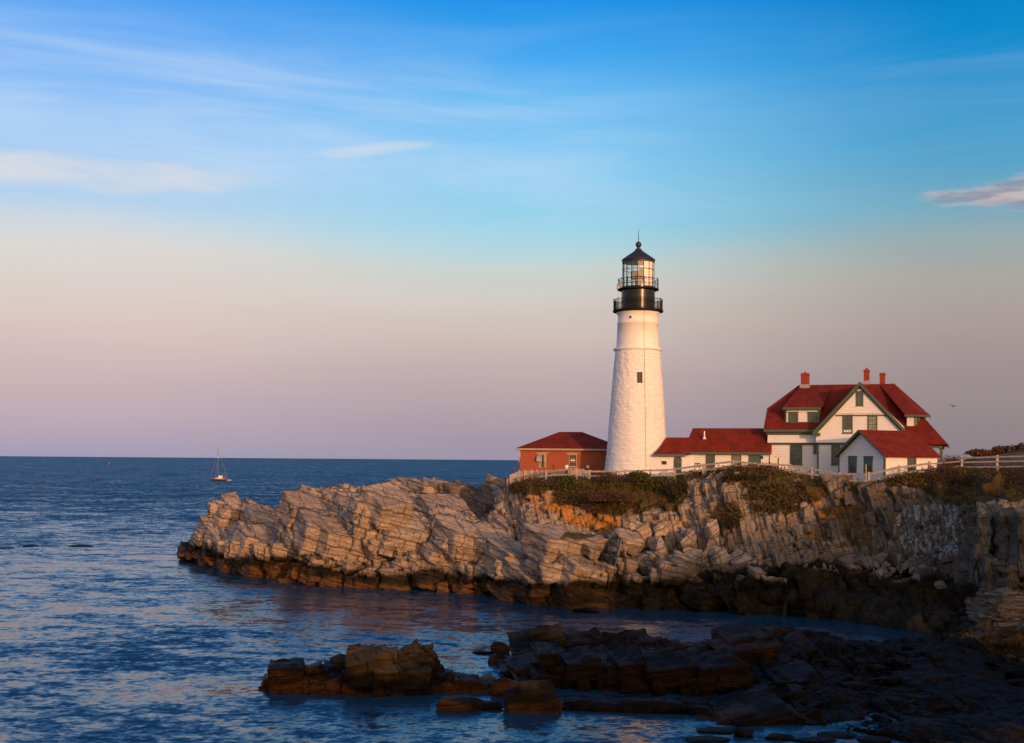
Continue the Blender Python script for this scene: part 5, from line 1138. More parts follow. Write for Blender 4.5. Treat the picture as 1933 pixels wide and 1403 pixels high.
# ---------------- passage buildings between tower and house
Q = House('passage_building', 1297, 130.2, 905, 13, 'long low white passage with red roof joining the keeper house', 'building')
xq = Q.x(1451, 0); ze_ = Q.z(853.5, xq / 2, -.35); ty = 2.6; zq = Q.z(808.5, xq / 2, ty); 
wl = MB(); wl.box(0, 0, -.8, xq, 5.2, ze_ + .05); Q.part(wl, 'wall', M_CLAP)
rf = MB(); x0_ = -.45; xt = Q.x(1307.5, ty)
rf.slab([(x0_, -.35, ze_), (xq + .3, -.35, ze_), (xq + .3, ty, zq), (xt, ty, zq)], .14); rf.slab([(x0_, 5.55, ze_), (xt, ty, zq), (xq + .3, ty, zq), (xq + .3, 5.55, ze_)], .14); rf.slab([(x0_, -.35, ze_), (xt, ty, zq), (x0_, 5.55, ze_)], .14)
QR = Q.part(rf, 'roof', M_ROOF)
tr = MB(); tr.box(x0_ - .02, -.43, ze_ - .26, xq + .3, -.34, ze_ - .03).box(x0_ - .02, -.33, ze_ - .22, xq, -.01, ze_ - .15).box(-.03, -.04, -.8, .10, .0, ze_ - .3); Q.part(tr, 'trim', M_GREEN)
vp = MB(); v0 = Q.p(1329.5, 827, .9); vp.tube((v0.x, .9, v0.z - .1), (v0.x, .9, v0.z + .72), .07, .07, 8).tube((v0.x, .9, v0.z - .12), (v0.x, .9, v0.z + .1), .2, .12, 8); vp.build('vent_pipe', M_WHITE, QR)
def qw(px0, py0, px1, py1, **k):
    a = Q.p(px0, py1, 0); b = Q.p(px1, py0, 0); return window(Q, Q.root, a.x, a.z, b.x, b.z, 0, **k)
qw(1332.5, 857, 1350, 884, nx=2, nz=4, fr=.16)
def door(px0, px1, m_, lab=None):
    a = Q.p(px0, 900, 0); b = Q.p(px1, 857, 0); mb = MB(); mb.box(a.x, -.05, a.z, a.x + .12, .02, b.z).box(b.x - .12, -.05, a.z, b.x, .02, b.z).box(a.x + .12, -.05, b.z - .14, b.x - .12, .02, b.z); d_ = mb.build('door', M_GREEN, Q.root)
    mb = MB(); mb.box(a.x + .12, -.025, a.z, b.x - .12, .02, b.z - .14); mb.build('door_leaf', m_, d_)
    mb = MB(); mb.tube((a.x + .22, -.03, a.z + 1.05), (a.x + .22, -.11, a.z + 1.05), .04, .05, 8); mb.build('handle', M_GREY, d_)
door(1381, 1399.5, simple('grey_door_paint', (0.16, 0.15, 0.15), .6)); door(1413, 1436.5, M_DOORG)
v0 = Q.p(1435, 866, 0)
mb = MB(); v0 = Q.p(1439, 864, 0); mb.box(v0.x - .09, -.22, v0.z - .12, v0.x + .09, -.02, v0.z + .16).bar((v0.x, -.1, v0.z + .16), (v0.x, -.02, v0.z + .26), .04); mb.build('wall_lamp', M_BLACK, Q.root)

E = House('entry_building', 1240, 130.6, 906, 13, 'low white entry building with curved red roof touching the lighthouse foot', 'building')
xe = E.x(1297, 0); ze_ = E.z(857.5, xe / 2, -.35); ty = 1.9; zq = E.z(826, xe, ty)
wl = MB(); wl.box(-1.4, 0, -.8, xe + .4, 3.8, ze_ + .05); E.part(wl, 'wall', M_WHITE)
rf = MB(); fr_ = [(0, 0), (.16, .22), (.30, .38), (.45, .55), (.62, .74), (.80, .88), (1.0, 1.0)]      # curved (bell-cast) hip seen at the left
xe0 = E.x(1232.5, -.35); xt = E.x(1258, ty); cur = [(0, 0), (.28, .16), (.5, .34), (.68, .53), (.84, .76), (1.0, 1.0)]
for side_ in (0, 1):
    for i in range(5):
        (a0, h0), (a1, h1) = cur[i], cur[i + 1]
        Y0 = -.35 + (ty + .35) * h0; Y1 = -.35 + (ty + .35) * h1
        if side_: Y0, Y1 = 2 * ty - Y0, 2 * ty - Y1
        X0, X1 = xe0 + (xt - xe0) * a0, xe0 + (xt - xe0) * a1; Z0, Z1 = ze_ + (zq - ze_) * h0, ze_ + (zq - ze_) * h1
        rf.slab([(X0, Y0, Z0), (xe + .4, Y0, Z0), (xe + .4, Y1, Z1), (X1, Y1, Z1)], .10)
for i in range(5):
    (a0, h0), (a1, h1) = cur[i], cur[i + 1]; X0, X1 = xe0 + (xt - xe0) * a0, xe0 + (xt - xe0) * a1; Z0, Z1 = ze_ + (zq - ze_) * h0, ze_ + (zq - ze_) * h1
    Y0 = -.35 + (ty + .35) * h0; Y1 = -.35 + (ty + .35) * h1
    rf.slab([(X0 + .004, Y0, Z0 - .004), (X1 + .004, Y1, Z1 - .004), (X1 + .004, 2 * ty - Y1, Z1 - .004), (X0 + .004, 2 * ty - Y0, Z0 - .004)], .10)
E.part(rf, 'roof', M_ROOF)
tr = MB(); tr.box(xe0 - .03, -.43, ze_ - .24, xe - .1, -.34, ze_ - .02).box(xe0 - .02, -.33, ze_ - .20, xe - .1, -.01, ze_ - .12); E.part(tr, 'trim', simple('blue_grey_trim', (0.09, 0.11, 0.13), .6))
a = E.p(1272, 906, 0); b = E.p(1287, 862, 0); mb = MB(); mb.box(a.x, -.05, a.z, a.x + .12, .02, b.z - .3).box(b.x - .12, -.05, a.z, b.x, .02, b.z - .3)
cx_ = (a.x + b.x) / 2; r_ = (b.x - a.x) / 2
for i in range(8):
    t0_, t1_ = math.pi * i / 8, math.pi * (i + 1) / 8
    mb.bar((cx_ + (r_ - .06) * math.cos(t0_), -.015, b.z - .3 + .3 * math.sin(t0_)), (cx_ + (r_ - .06) * math.cos(t1_), -.015, b.z - .3 + .3 * math.sin(t1_)), .08, .12)
dr_ = mb.build('door', M_GREEN, E.root)
vs = [(a.x + .12, -.02, a.z), (b.x - .12, -.02, a.z), (b.x - .12, -.02, b.z - .3)] + [(cx_ + (r_ - .12) * math.cos(math.pi * i / 8), -.02, b.z - .3 + .26 * math.sin(math.pi * i / 8)) for i in range(1, 8)] + [(a.x + .12, -.02, b.z - .3)]
mk('glazed_leaf', vs, [tuple(range(len(vs)))], M_GLASS, dr_)
mb = MB(); mb.box(a.x + .14, -.035, a.z + .05, b.x - .14, -.022, a.z + .85); mb.build('lower_panel', simple('brown_door_panel', (0.20, 0.11, 0.07), .6), dr_)
mb = MB()
for f in (.33, .66): mb.box(a.x + .12, -.04, a.z + .9 + (b.z - a.z - 1.0) * f - .02, b.x - .12, -.022, a.z + .9 + (b.z - a.z - 1.0) * f + .02)
mb.box(cx_ - .02, -.042, a.z + .87, cx_ + .02, -.022, b.z - .1); mb.build('muntins', M_GREEN, dr_)
a = E.p(1249.5, 877, 0); b = E.p(1258.5, 870.5, 0); mb = MB(); mb.box(a.x, -.06, a.z, b.x, .0, b.z); mb.build('plaque', M_PLAQ, E.root)

# ---------------- red brick fog signal building behind the tower
B = House('brick_building', 982, 139.5, 893, 4, 'red brick building with hipped red roof at the left of the lighthouse', 'building')
xb_ = B.x(1176, 0); ze_ = B.z(846.5, 4, -.4); Db = 7.5; yrb = Db / 2; zq = B.z(815.5, B.x(1077, yrb), yrb)
wl = MB(); wl.box(0, 0, -.8, xb_, Db, ze_); B.part(wl, 'wall', M_BRICK)
rf = MB(); r0, r1 = B.x(1056, yrb), B.x(1098.5, yrb); o_ = .45; c0, c1, c2, c3 = (-o_, -o_, ze_), (xb_ + o_, -o_, ze_), (xb_ + o_, Db + o_, ze_), (-o_, Db + o_, ze_)
rf.slab([c0, c1, (r1, yrb, zq), (r0, yrb, zq)], .12); rf.slab([c3, (r0, yrb, zq), (r1, yrb, zq), c2], .12); rf.slab([c0, (r0, yrb, zq), c3], .12); rf.slab([c1, c2, (r1, yrb, zq)], .12)
B.part(rf, 'roof', M_ROOF)
tr = MB(); tr.box(-o_, -o_ - .05, ze_ - .22, xb_ + o_, -o_ + .04, ze_ - .03).box(-o_ + .02, -o_ + .05, ze_ - .16, xb_, -.01, ze_ - .10).box(-o_ - .05, -o_, ze_ - .22, -o_ + .03, Db + o_, ze_ - .03); B.part(tr, 'eaves_trim', M_TAN)
def bp(px, py): return B.p(px, py, 0)
# left window: lintel, boarded opening, ventilation hood
a = bp(1016, 882.5); b = bp(1031.5, 857); w_ = MB().box(a.x, -.03, a.z, b.x, .02, b.z).build('window', M_TAN, B.root)
MB().box(a.x + .45, -.06, a.z + .02, b.x - .28, .0, b.z - .1).build('shutter_gap', M_DARK, w_); 
q = MB()
for k_ in range(5): q.box(a.x + .06 + k_ * .17, -.07, a.z + .10, a.x + .10 + k_ * .17, -.03, a.z + .62)
q.build('grille', M_BLACK, w_)
h0 = bp(1013.5, 871); h1 = bp(1022, 858.5); q = MB(); n8 = 8; vs = []
for s_ in (h0.x, h1.x):
    vs += [(s_, -.05, h1.z)] + [(s_, -.05 - .42 * math.sin(math.pi / 2 * i / n8), h0.z + (h1.z - h0.z) * (math.cos(math.pi / 2 * i / n8))) for i in range(n8 + 1)] + [(s_, -.05, h0.z)]
n = len(vs) // 2; q.add(vs, [(i, (i + 1) % n, n + (i + 1) % n, n + i) for i in range(n)] + [tuple(range(n))[::-1], tuple(range(n, 2 * n))]); q.build('vent_hood', M_GREY, B.root)
q = MB(); a = bp(1012.5, 857); b = bp(1035, 855); q.box(a.x, -.07, a.z, b.x, .0, b.z + .03); q.build('lintel', M_TAN, B.root)
a = bp(1074, 881); b = bp(1089, 857.5); w_ = window(B, B.root, a.x, a.z, b.x, b.z, 0, nx=3, nz=3, fr=.09, glass=M_DARK, fm=M_TAN)
MB().box(a.x + .2, -.04, a.z + .62, b.x - .2, -.02, b.z - .62).build('notice', simple('pale_notice', (0.75, 0.74, 0.55), .5), w_)
q = MB(); a = bp(1069, 857.5); b = bp(1092, 855.5); q.box(a.x, -.07, a.z, b.x, .0, b.z + .03); q.build('lintel', M_TAN, B.root)
q = MB(); a = bp(1046, 884); q.tube((a.x, -.05, a.z - .5), (a.x, -.05, a.z + .25), .05, n=8).tube((a.x, -.15, a.z + .3), (a.x, .0, a.z + .3), .09, n=8); q.build('pipe', M_CHIM, B.root)
q = MB(); a = B.p(981, 866, 0); q.box(-.22, .2, a.z - .35, -.0, .6, a.z + .1); q.build('loudspeaker', M_GREY, B.root)
q = MB(); a = bp(1110, 882); q.tube((a.x, -.6, a.z - .55), (a.x, -.6, a.z + .0), .05, n=8); hn = q.build('horn_post', M_BLACK, B.root)
q = MB(); q.tube((a.x, -.5, a.z + .05), (a.x, -.85, a.z + .05), .09, .2, 16); q.build('horn', M_GREY, hn)
q = MB(); q.tube((a.x, -.851, a.z + .05), (a.x, -.87, a.z + .05), .12, .12, 16); q.build('horn_face', M_WHITE, hn)

# ================================================================== fences
def ground_z(v): return v
FENCE = [  # px, py top, py bottom (ground), depth
 (958.6, 905, 921, 134.5), (978.7, 900, 916, 133.5), (1031, 888, 905, 130.5), (1088, 883, 905, 128.5), (1112.7, 888, 907, 128), (1147, 889, 906, 127.4), (1180.5, 887, 906, 127), (1227.6, 886, 906, 126), (1273.5, 883.5, 906, 125), (1327.8, 876, 897, 123), (1384, 869, 886, 121.2), (1432, 874, 890, 120.2), (1490.9, 876.5, 897, 119), (1532.8, 883, 904, 117.6), (1585, 892.5, 917, 115.8), (1640, 891.5, 922, 114), (1697.3, 879.5, 903, 112.8), (1754.5, 872, 895, 112)]
f1 = empty('rail_fence', P(1385, 886, 121.2)); tag(f1, 'weathered two rail wooden fence following the cliff edge below the buildings', 'fence')
inv = Matrix.Translation(-Vector(f1.location))
tops = []
for i, (px, pt, pb, Yd) in enumerate(FENCE):
    a, b = P(px, pb, Yd), P(px, pt, Yd); a.x = b.x; L0 = inv @ a; L1 = inv @ b
    mb = MB(); mb.bar(L0 - Vector((0, 0, .7)), L1 + Vector((0, 0, .03)), .22, .22, (0, 1, 0)); mb.build('post', M_WOOD, f1); tops.append((L0, L1))
for i in range(len(tops) - 1):
    (a0, a1), (b0, b1) = tops[i], tops[i + 1]
    for f in (.88, .42):
        A_ = a0.lerp(a1, f) + Vector((0, -.06, .02 * math.sin(i * 5))); B_ = b0.lerp(b1, f) + Vector((0, -.06, .03 * math.cos(i * 3)))
        if i in (4,) and f < .5: pass
        MB().bar(A_, B_, .11, .18).build('rail', M_WOOD, f1)
f2 = empty('post_and_rail_fence', P(1815, 889, 110.5)); tag(f2, 'three rail pale wooden fence at the right edge above the brown bushes', 'fence'); inv2 = Matrix.Translation(-Vector(f2.location)); tops = []
for (px, pt, pb, Yd) in [(1815.5, 862, 891, 110.5), (1882.3, 859.5, 891, 108), (1949, 858, 890, 105.5), (2015, 857, 890, 103)]:
    a, b = P(px, pb, Yd), P(px, pt, Yd); a.x = b.x; L0, L1 = inv2 @ a, inv2 @ b; MB().bar(L0 - Vector((0, 0, .8)), L1, .19, .19, (0, 1, 0)).build('post', M_WOODP, f2); tops.append((L0, L1))
for i in range(3):
    (a0, a1), (b0, b1) = tops[i], tops[i + 1]
    for f in (.90, .62, .30): MB().bar(a0.lerp(a1, f) + Vector((0, -.1, 0)), b0.lerp(b1, f) + Vector((0, -.1, 0)), .09, .14).build('rail', M_WOODP, f2)
# link rails from the last two-rail post up to the three-rail fence
A_, B_ = Vector(P(1754.5, 876, 112)), Vector(P(1815.5, 871, 110.5))
MB().bar(inv2 @ A_, inv2 @ B_, .09, .12).build('rail', M_WOOD, f2); MB().bar(inv2 @ Vector(P(1754.5, 886, 112)), inv2 @ Vector(P(1815.5, 880, 110.5)), .09, .12).build('rail', M_WOOD, f2)
# close-boarded screen in front of the brick building
bfn = empty('board_fence', P(1031, 905, 131.5)); tag(bfn, 'pale close boarded fence curving in front of the red brick building', 'fence'); inv3 = Matrix.Translation(-Vector(bfn.location))
BP = [(962, 897, 916, 134), (980, 889.5, 911, 133.8), (990, 889, 909, 133.5), (1002.6, 888.5, 908, 133.2), (1013.7, 888.5, 907, 132.9), (1022.7, 889.5, 906, 132.6), (1031, 893, 906, 132.3), (1042, 890, 906, 132), (1052, 887.5, 906, 131.7), (1068, 885, 906, 131.4), (1078, 884.5, 906, 131.2), (1089, 885, 906, 131), (1101, 887, 906, 130.8), (1112.5, 888.5, 907, 130.6)]
for i in range(len(BP) - 1):
    (xa_, ta, ba, ya_), (xb_2, tb_, bb, yb_) = BP[i], BP[i + 1]; mb = MB(); nb = max(3, int((xb_2 - xa_) / 3.1))
    for k in range(nb):
        f0, f1_ = (k + .04) / nb, (k + .96) / nb
        def pt(f, top): return inv3 @ P(xa_ + (xb_2 - xa_) * f, (ta + (tb_ - ta) * f) if top else (ba + (bb - ba) * f) + 3, ya_ + (yb_ - ya_) * f)
        a, b, c, d_ = pt(f0, 0), pt(f1_, 0), pt(f1_, 1), pt(f0, 1); o_ = Vector((0, .05, 0)); mb.add([a, b, c, d_, a + o_, b + o_, c + o_, d_ + o_], [(0, 1, 2, 3), (7, 6, 5, 4), (0, 4, 5, 1), (1, 5, 6, 2), (2, 6, 7, 3), (3, 7, 4, 0)])
    mb.build('board_panel', M_WOODP, bfn)
for (px, pt_, pb, Yd) in BP[1:]:
    a, b = inv3 @ P(px, pb + 2, Yd), inv3 @ P(px, pt_ - 1.8, Yd); a.x = b.x; mb = MB(); mb.bar(a + Vector((0, -.06, 0)), b + Vector((0, -.06, 0)), .14, .14, (0, 1, 0)); mb.build('post', M_WOODP, bfn)
# metal railing at the left of the brick building
rl_ = empty('metal_railing', P(975, 893, 137.5)); tag(rl_, 'dark blue grey metal railing at the left corner of the brick building', 'railing'); iv = Matrix.Translation(-Vector(rl_.location)); mb = MB()
c_ = [P(970.5, 896, 137.5), P(976, 894, 138), P(981, 893, 138.5)]
for q in c_: mb.tube(iv @ (q - Vector((0, 0, .3))), iv @ (q + Vector((0, 0, 1.15))), .04, n=6)
for z in (1.12, .6): mb.bar(iv @ (c_[0] + Vector((0, 0, z))), iv @ (c_[2] + Vector((0, 0, z + .05))), .05)
tag_rail = mb.build('rails', simple('blue_grey_metal', (0.06, 0.08, 0.11), .5), rl_)

# ================================================================== small things
# dark figure-like signal post with pale head beside the board fence
v = P(1069.5, 903, 129.8); o = empty('viewer_post', v); tag(o, 'dark post with a pale head standing by the board fence before the brick building', 'post')
zt = P(1069.5, 878, 129.8).z - v.z
MB().tube((0, 0, -.4), (0, 0, zt * .72), .10, .13, 10).build('pillar', M_BLACK, o)
MB().tube((0, 0, zt * .72), (0, 0, zt * .84), .16, .20, 12).tube((0, 0, zt * .84), (0, 0, zt), .22, .14, 12).build('head', M_WHITE, o)
v = P(1467.5, 881, 119.8); o = empty('capped_post', v); tag(o, 'short leaning rusty post with a flat cap in the grass before the keeper house', 'post')  # plain capped post, carries no lamp
zt = P(1467.5, 861, 119.8).z - v.z
MB().tube((0, 0, -.6), (.10, 0, zt - .15), .08, .07, 8).build('shaft', simple('rusty_post', (0.13, 0.075, 0.05), .8), o)
MB().box(-.18, -.14, zt - .17, .34, .14, zt - .05).tube((-.10, 0, zt - .05), (-.10, 0, zt + .05), .05).tube((.25, 0, zt - .05), (.25, 0, zt + .05), .05).build('cap', M_GREY, o)
v = P(1316.5, 895, 124.5); o = empty('notice_board', v); tag(o, 'small dark two panel notice board behind the rail fence by the passage', 'sign'); k = 124.5 / F
z0_ = P(1316.5, 882.5, 124.5).z - v.z; z1_ = P(1316.5, 874, 124.5).z - v.z
MB().box(-5.5 * k, -.03, z0_, 5.5 * k, .03, z1_).build('panel', M_DARK, o)
MB().box(-4.6 * k, -.04, z0_ + .09, -.6 * k, -.03, z1_ - .09).box(.6 * k, -.04, z0_ + .09, 4.6 * k, -.03, z1_ - .09).build('notices', simple('faded_notice', (0.42, 0.40, 0.36), .7), o)
MB().bar((-4.8 * k, .05, -.5), (-4.8 * k, .05, z1_), .07, .07, (0, 1, 0)).bar((4.8 * k, .05, -.5), (4.8 * k, .05, z1_), .07, .07, (0, 1, 0)).build('legs', M_WOOD, o)
v = P(1634.5, 909, 113.6); o = MB().tube((0, 0, -.5), (0, 0, P(1634.5, 876, 113.6).z - v.z), .06, .05, 8).build('marker_stake', simple('yellowed_stake', (0.45, 0.36, 0.18), .7)); o.location = v
tag(o, 'thin yellowish stake standing before the right window of the front wing', 'stake')
# gull in flight
def bird(name, loc, span, rz, label):
    bm = bmesh.new(); n = 13; rows = []
    for i in range(n):
        s_ = (i / (n - 1)) * 2 - 1; a = abs(s_); x_ = s_ * span / 2; z = .22 * span * (math.sin(a * 1.9) * .55 - a * a * .28); ch = .22 * span * (1 - a) ** .55 * (.55 + .45 * (1 - a)) + .008 * span; sw = -.16 * span * max(0, a - .35); t_ = .045 * span * (1 - a) + .003
        rows.append([bm.verts.new((x_, sw + ch * .5, z)), bm.verts.new((x_, sw + ch * .15, z + t_)), bm.verts.new((x_, sw - ch * .5, z)), bm.verts.new((x_, sw + ch * .1, z - t_))])
    for i in range(n - 1):
        for j in range(4): bm.faces.new((rows[i][j], rows[i + 1][j], rows[i + 1][(j + 1) % 4], rows[i][(j + 1) % 4]))
    bm.faces.new(rows[0]); bm.faces.new(rows[-1][::-1])
    pr = [(.30, .0), (.27, .018), (.22, .035), (.17, .03), (.05, .055), (-.08, .05), (-.20, .022), (-.30, .05), (-.31, .0)]; rg = []
    for (yy, r) in pr: rg.append([bm.verts.new((span * r * math.cos(2 * math.pi * k / 8) * (2.0 if yy < -.29 else 1), span * yy, span * r * math.sin(2 * math.pi * k / 8) * (.3 if yy < -.29 else 1))) for k in range(8)])
    for i in range(len(pr) - 1):
        for k in range(8): bm.faces.new((rg[i][k], rg[i + 1][k], rg[i + 1][(k + 1) % 8], rg[i][(k + 1) % 8]))
    me = bpy.data.meshes.new(name); bmesh.ops.recalc_face_normals(bm, faces=bm.faces[:]); bm.to_mesh(me); bm.free(); me.materials.append(simple('gull_feathers', (0.12, 0.115, 0.11), .8))
    o = bpy.data.objects.new(name, me); C.objects.link(o); o.location = loc; o.rotation_euler = (R(8), R(-14), rz); return tag(o, label, 'bird')
bird('gull', P(1799.5, 767, 170), 1.25, R(172), 'dark gull gliding in the sky to the right of the keeper house')
# sailing boat under bare mast
Yb = waterY(413, 907.5); v = P(413, 907.5, Yb); v.z = 0; kb = Yb / F
sb = empty('sailboat', v, R(-12)); tag(sb, 'distant sailboat with bare mast and dark hull on the open sea', 'sailboat')
hl = 9.0; st_ = []
for i in range(15):
    f = i / 14; x_ = (f - .5) * hl; wd = 1.5 * (math.sin(math.pi * min(1, f * .62 + .38))) ** .7 * (1 - max(0, (.25 - f) / .25) ** 2 * .25) if f < 1 else .03
    wd = 1.55 * (1 - (1 - f) ** 3 * .3) * (1 - f ** 3.2) ** .6 + .03; dk = 1.05 + .35 * f * f; st_.append((-x_, wd, dk))
def hull(z0f, z1f, infl):
    V = []
    for (x_, wd, dk) in st_:
        for (fz, fw) in ((z0f, .72 + .28 * z0f), ((z0f + z1f) / 2, .9), (z1f, 1.0)):
            for sgn in (-1, 1): V.append((x_ * (1 + .03 * fz), sgn * wd * (fw + infl), dk * fz))
    n = 6; Fc = []
    for i in range(14):
        a = i * n; b = a + n
        for q in (0, 2): Fc += [(a + q, b + q, b + q + 2, a + q + 2), (a + q + 1, a + q + 3, b + q + 3, b + q + 1)]
        Fc.append((a + 4, b + 4, b + 5, a + 5))
    Fc += [(0, 2, 3, 1), (2, 4, 5, 3)]; m_ = 14 * n; Fc += [(m_, m_ + 1, m_ + 3, m_ + 2), (m_ + 2, m_ + 3, m_ + 5, m_ + 4)]
    mb = MB(); mb.add(V, Fc); return mb
hull(-.3, .62, 0).build('hull', simple('dark_hull_paint', (0.03, 0.02, 0.025), .35), sb)
hull(.625, 1.0, .01).build('topsides', simple('tan_topsides', (0.26, 0.18, 0.13), .5), sb)
MB().box(-1.8, -.85, 1.0, 2.3, .85, 1.62).box(-1.2, -.7, 1.62, 1.6, .7, 1.75).build('cabin', simple('cream_cabin', (0.65, 0.60, 0.52), .5), sb)
MB().box(.2, -.9, 1.7, 2.0, .9, 2.9).build('spray_hood', M_WHITE, sb)
hm = (907.5 - 844) * kb
MB().tube((-.55, 0, 1.0), (-.55, 0, hm), .16, .09, 8).build('mast', simple('dark_spar', (0.05, 0.04, 0.04), .5), sb)
MB().tube((-.5, 0, 2.4), (4.0, 0, 2.6), .13, .12, 8).build('boom', simple('sail_cover', (0.10, 0.07, 0.07), .7), sb)
MB().lathe([(.02, hm * .67), (.35, hm * .67 + .05), (.35, hm * .67 + .35), (.02, hm * .67 + .45)], 12, -.75, 0).build('radar_dome', M_WHITE, sb)
mb = MB()
for a, b in (((-5.0, 0, 1.3), (-.55, 0, hm * .97)), ((5.0, 0, 1.2), (-.55, 0, hm * .98)), ((-.5, 1.4, 1.1), (-.55, 0, hm * .66)), ((-.5, -1.4, 1.1), (-.55, 0, hm * .66)), ((-2.6, 0, 1.1), (-.55, 0, hm * .66))): mb.tube(a, b, .03, n=4)
mb.build('rigging', M_GREY, sb)
MB().box(3.4, -.5, 1.1, 3.9, .0, 2.1).build('stern_gear', simple('red_gear', (0.35, 0.06, 0.04), .6), sb)
Yd_ = waterY(431, 907.3); v = P(431, 907.3, Yd_); v.z = 0
dn = empty('dinghy', v, R(-12)); tag(dn, 'small pale dinghy towed close behind the distant sailboat', 'dinghy')
MB().tube((-1.6, -.55, .25), (1.5, -.6, .25), .22, .22, 8).tube((-1.6, .55, .25), (1.5, .6, .25), .22, .22, 8).tube((-1.6, -.55, .25), (-2.1, 0, .35), .22, .2, 8).tube((-1.6, .55, .25), (-2.1, 0, .35), .22, .2, 8).build('tubes', M_WHITE, dn)
MB().box(1.3, -.5, .0, 1.45, .5, .5).box(-1.6, -.45, .1, 1.3, .45, .18).build('floor_and_transom', M_GREY, dn)
Yd_ = 2100; v = P(206, 874, Yd_); v.z = 0
by = empty('channel_buoy', v); tag(by, 'tiny red channel buoy far out near the horizon at the left', 'buoy'); M_RED = simple('buoy_red', (0.55, 0.03, 0.02), .5)
MB().lathe([(1.4, -.5), (1.5, .6), (1.3, .9), (.5, 1.1)], 20).build('float', M_RED, by)
mb = MB()
for k_ in range(4): a = math.pi / 4 + k_ * math.pi / 2; mb.tube((1.0 * math.cos(a), 1.0 * math.sin(a), 1.0), (.35 * math.cos(a), .35 * math.sin(a), 4.2), .12, n=6)
mb.lathe([(.75, 3.9), (.75, 4.1)], 12).box(-.8, -.05, 2.2, .8, .05, 3.8).box(-.05, -.8, 2.2, .05, .8, 3.8); mb.build('cage', M_RED, by); by.scale = (.75, .75, .75)
MB().lathe([(.3, 4.1), (.3, 4.7), (.05, 4.9)], 12).build('lantern', M_RED, by)

# ================================================================== vegetation
def leafmat(name, cols, rough=.8):
    m, g = mat(name); p = g.pos(); n = g.noise(p, 1.1, 4, .6); n2 = g.noise(p, 9, 3, .7)
    c = g.mix(g.ss(n, .38, .62), cols[0], cols[1]); c = g.mix(g.ss(n2, .5, .75), c, cols[2])
    g.put(g.b.inputs['Base Color'], c); g.b.inputs['Roughness'].default_value = rough; g.b.inputs['Specular IOR Level'].default_value = .2
    return m
RN = np.random.default_rng(4)
def unit(n):
    v = RN.normal(size=(n, 3)); return v / np.linalg.norm(v, axis=1, keepdims=True)
def leaves(centers, size, jit, aspect=2.2, up=0.0):
    """one small diamond-shaped leaf per centre"""
    n = len(centers); a = unit(n); a[:, 2] += up; a /= np.linalg.norm(a, axis=1, keepdims=True); b = np.cross(a, unit(n)); b /= np.linalg.norm(b, axis=1, keepdims=True) + 1e-9
    s_ = (size * RN.uniform(.6, 1.4, n))[:, None]; c = centers + RN.normal(size=(n, 3)) * jit
    V = np.stack([c - a * s_ * aspect / 2, c + b * s_ / 2, c + a * s_ * aspect / 2, c - b * s_ / 2], 1).reshape(-1, 3)
    return V, np.arange(n * 4).reshape(n, 4)
def twigs(base, n_per, h, wd, spread, up=1.0):
    n = len(base) * n_per; b0 = np.repeat(base, n_per, 0) + RN.normal(size=(n, 3)) * [.1, .1, .02]; d_ = RN.normal(size=(n, 3)) * spread; d_[:, 2] = up + RN.normal(size=n) * .2
    d_ /= np.linalg.norm(d_, axis=1, keepdims=True); L_ = (h * RN.uniform(.4, 1.15, n))[:, None]; tip = b0 + d_ * L_; mid = b0 + d_ * L_ * .5 + RN.normal(size=(n, 3)) * L_ * .07
    sd = np.cross(d_, unit(n)); sd /= np.linalg.norm(sd, axis=1, keepdims=True) + 1e-9; sd *= wd / 2
    V = np.stack([b0 - sd, b0 + sd, mid + sd * .7, mid - sd * .7, tip + sd * .25, tip - sd * .25], 1).reshape(-1, 3); ix = np.arange(n)[:, None] * 6
    return V, np.concatenate([ix + [0, 1, 2, 3], ix + [3, 2, 4, 5]], 0)
def join(parts):
    Vs, Fs, k = [], [], 0
    for V, Fq in parts: Vs.append(V); Fs.append(Fq + k); k += len(V)
    return np.concatenate(Vs), np.concatenate(Fs)
ML_OLIVE = leafmat('leaf_olive', ((0.070, 0.056, 0.018), (0.10, 0.058, 0.026), (0.14, 0.10, 0.045)))
ML_GREEN = leafmat('leaf_green', ((0.038, 0.052, 0.014), (0.06, 0.070, 0.018), (0.085, 0.10, 0.03)))
ML_DARK = leafmat('leaf_dark', ((0.022, 0.026, 0.010), (0.040, 0.030, 0.014), (0.055, 0.050, 0.02)))
ML_BROWN = leafmat('twig_brown', ((0.065, 0.035, 0.024), (0.095, 0.052, 0.03), (0.14, 0.085, 0.05)))
ML_STRAW = leafmat('dry_grass', ((0.13, 0.085, 0.035), (0.085, 0.07, 0.022), (0.20, 0.15, 0.075)))
# ground cover over the soil areas of the cliff and the plateau edge
V, Nf, px, py, at, Fq = SHARED['cliff']
nz = fbm(V * .35, 4, 88.0)
soil = at['soil'] * (V[:, 1] < 136)
cand = np.where((soil > .45) & (px > 935) & (px < 1990))[0]
def pick(n, wgt):
    w_ = wgt / wgt.sum(); return RN.choice(cand, size=n, p=w_)
area = (V[cand, 1] < 133) * np.where((py[cand] > 950) & (px[cand] > 1500), .10, 1.0) * np.where(fbm(V[cand] * .55, 3, 55.0) > -.08, 1.0, .06)
i1 = pick(24000, area * (nz[cand] > -.05)); i2 = pick(9000, area * (nz[cand] < .1)); i3 = pick(9000, area)
tag(mk('grass', *join([twigs(V[i1], 1, .30, .035, .6), twigs(V[i3], 1, .42, .03, .8)]), ML_STRAW), kind='stuff', label='dry grass and weeds covering the cliff top and ledges')
tag(mk('undergrowth', *join([leaves(V[i2] + Nf[i2] * .12, .14, .12), leaves(V[i3] + Nf[i3] * .2, .12, .2)]), ML_OLIVE), kind='stuff', label='low olive and brown undergrowth spreading over the cliff top')
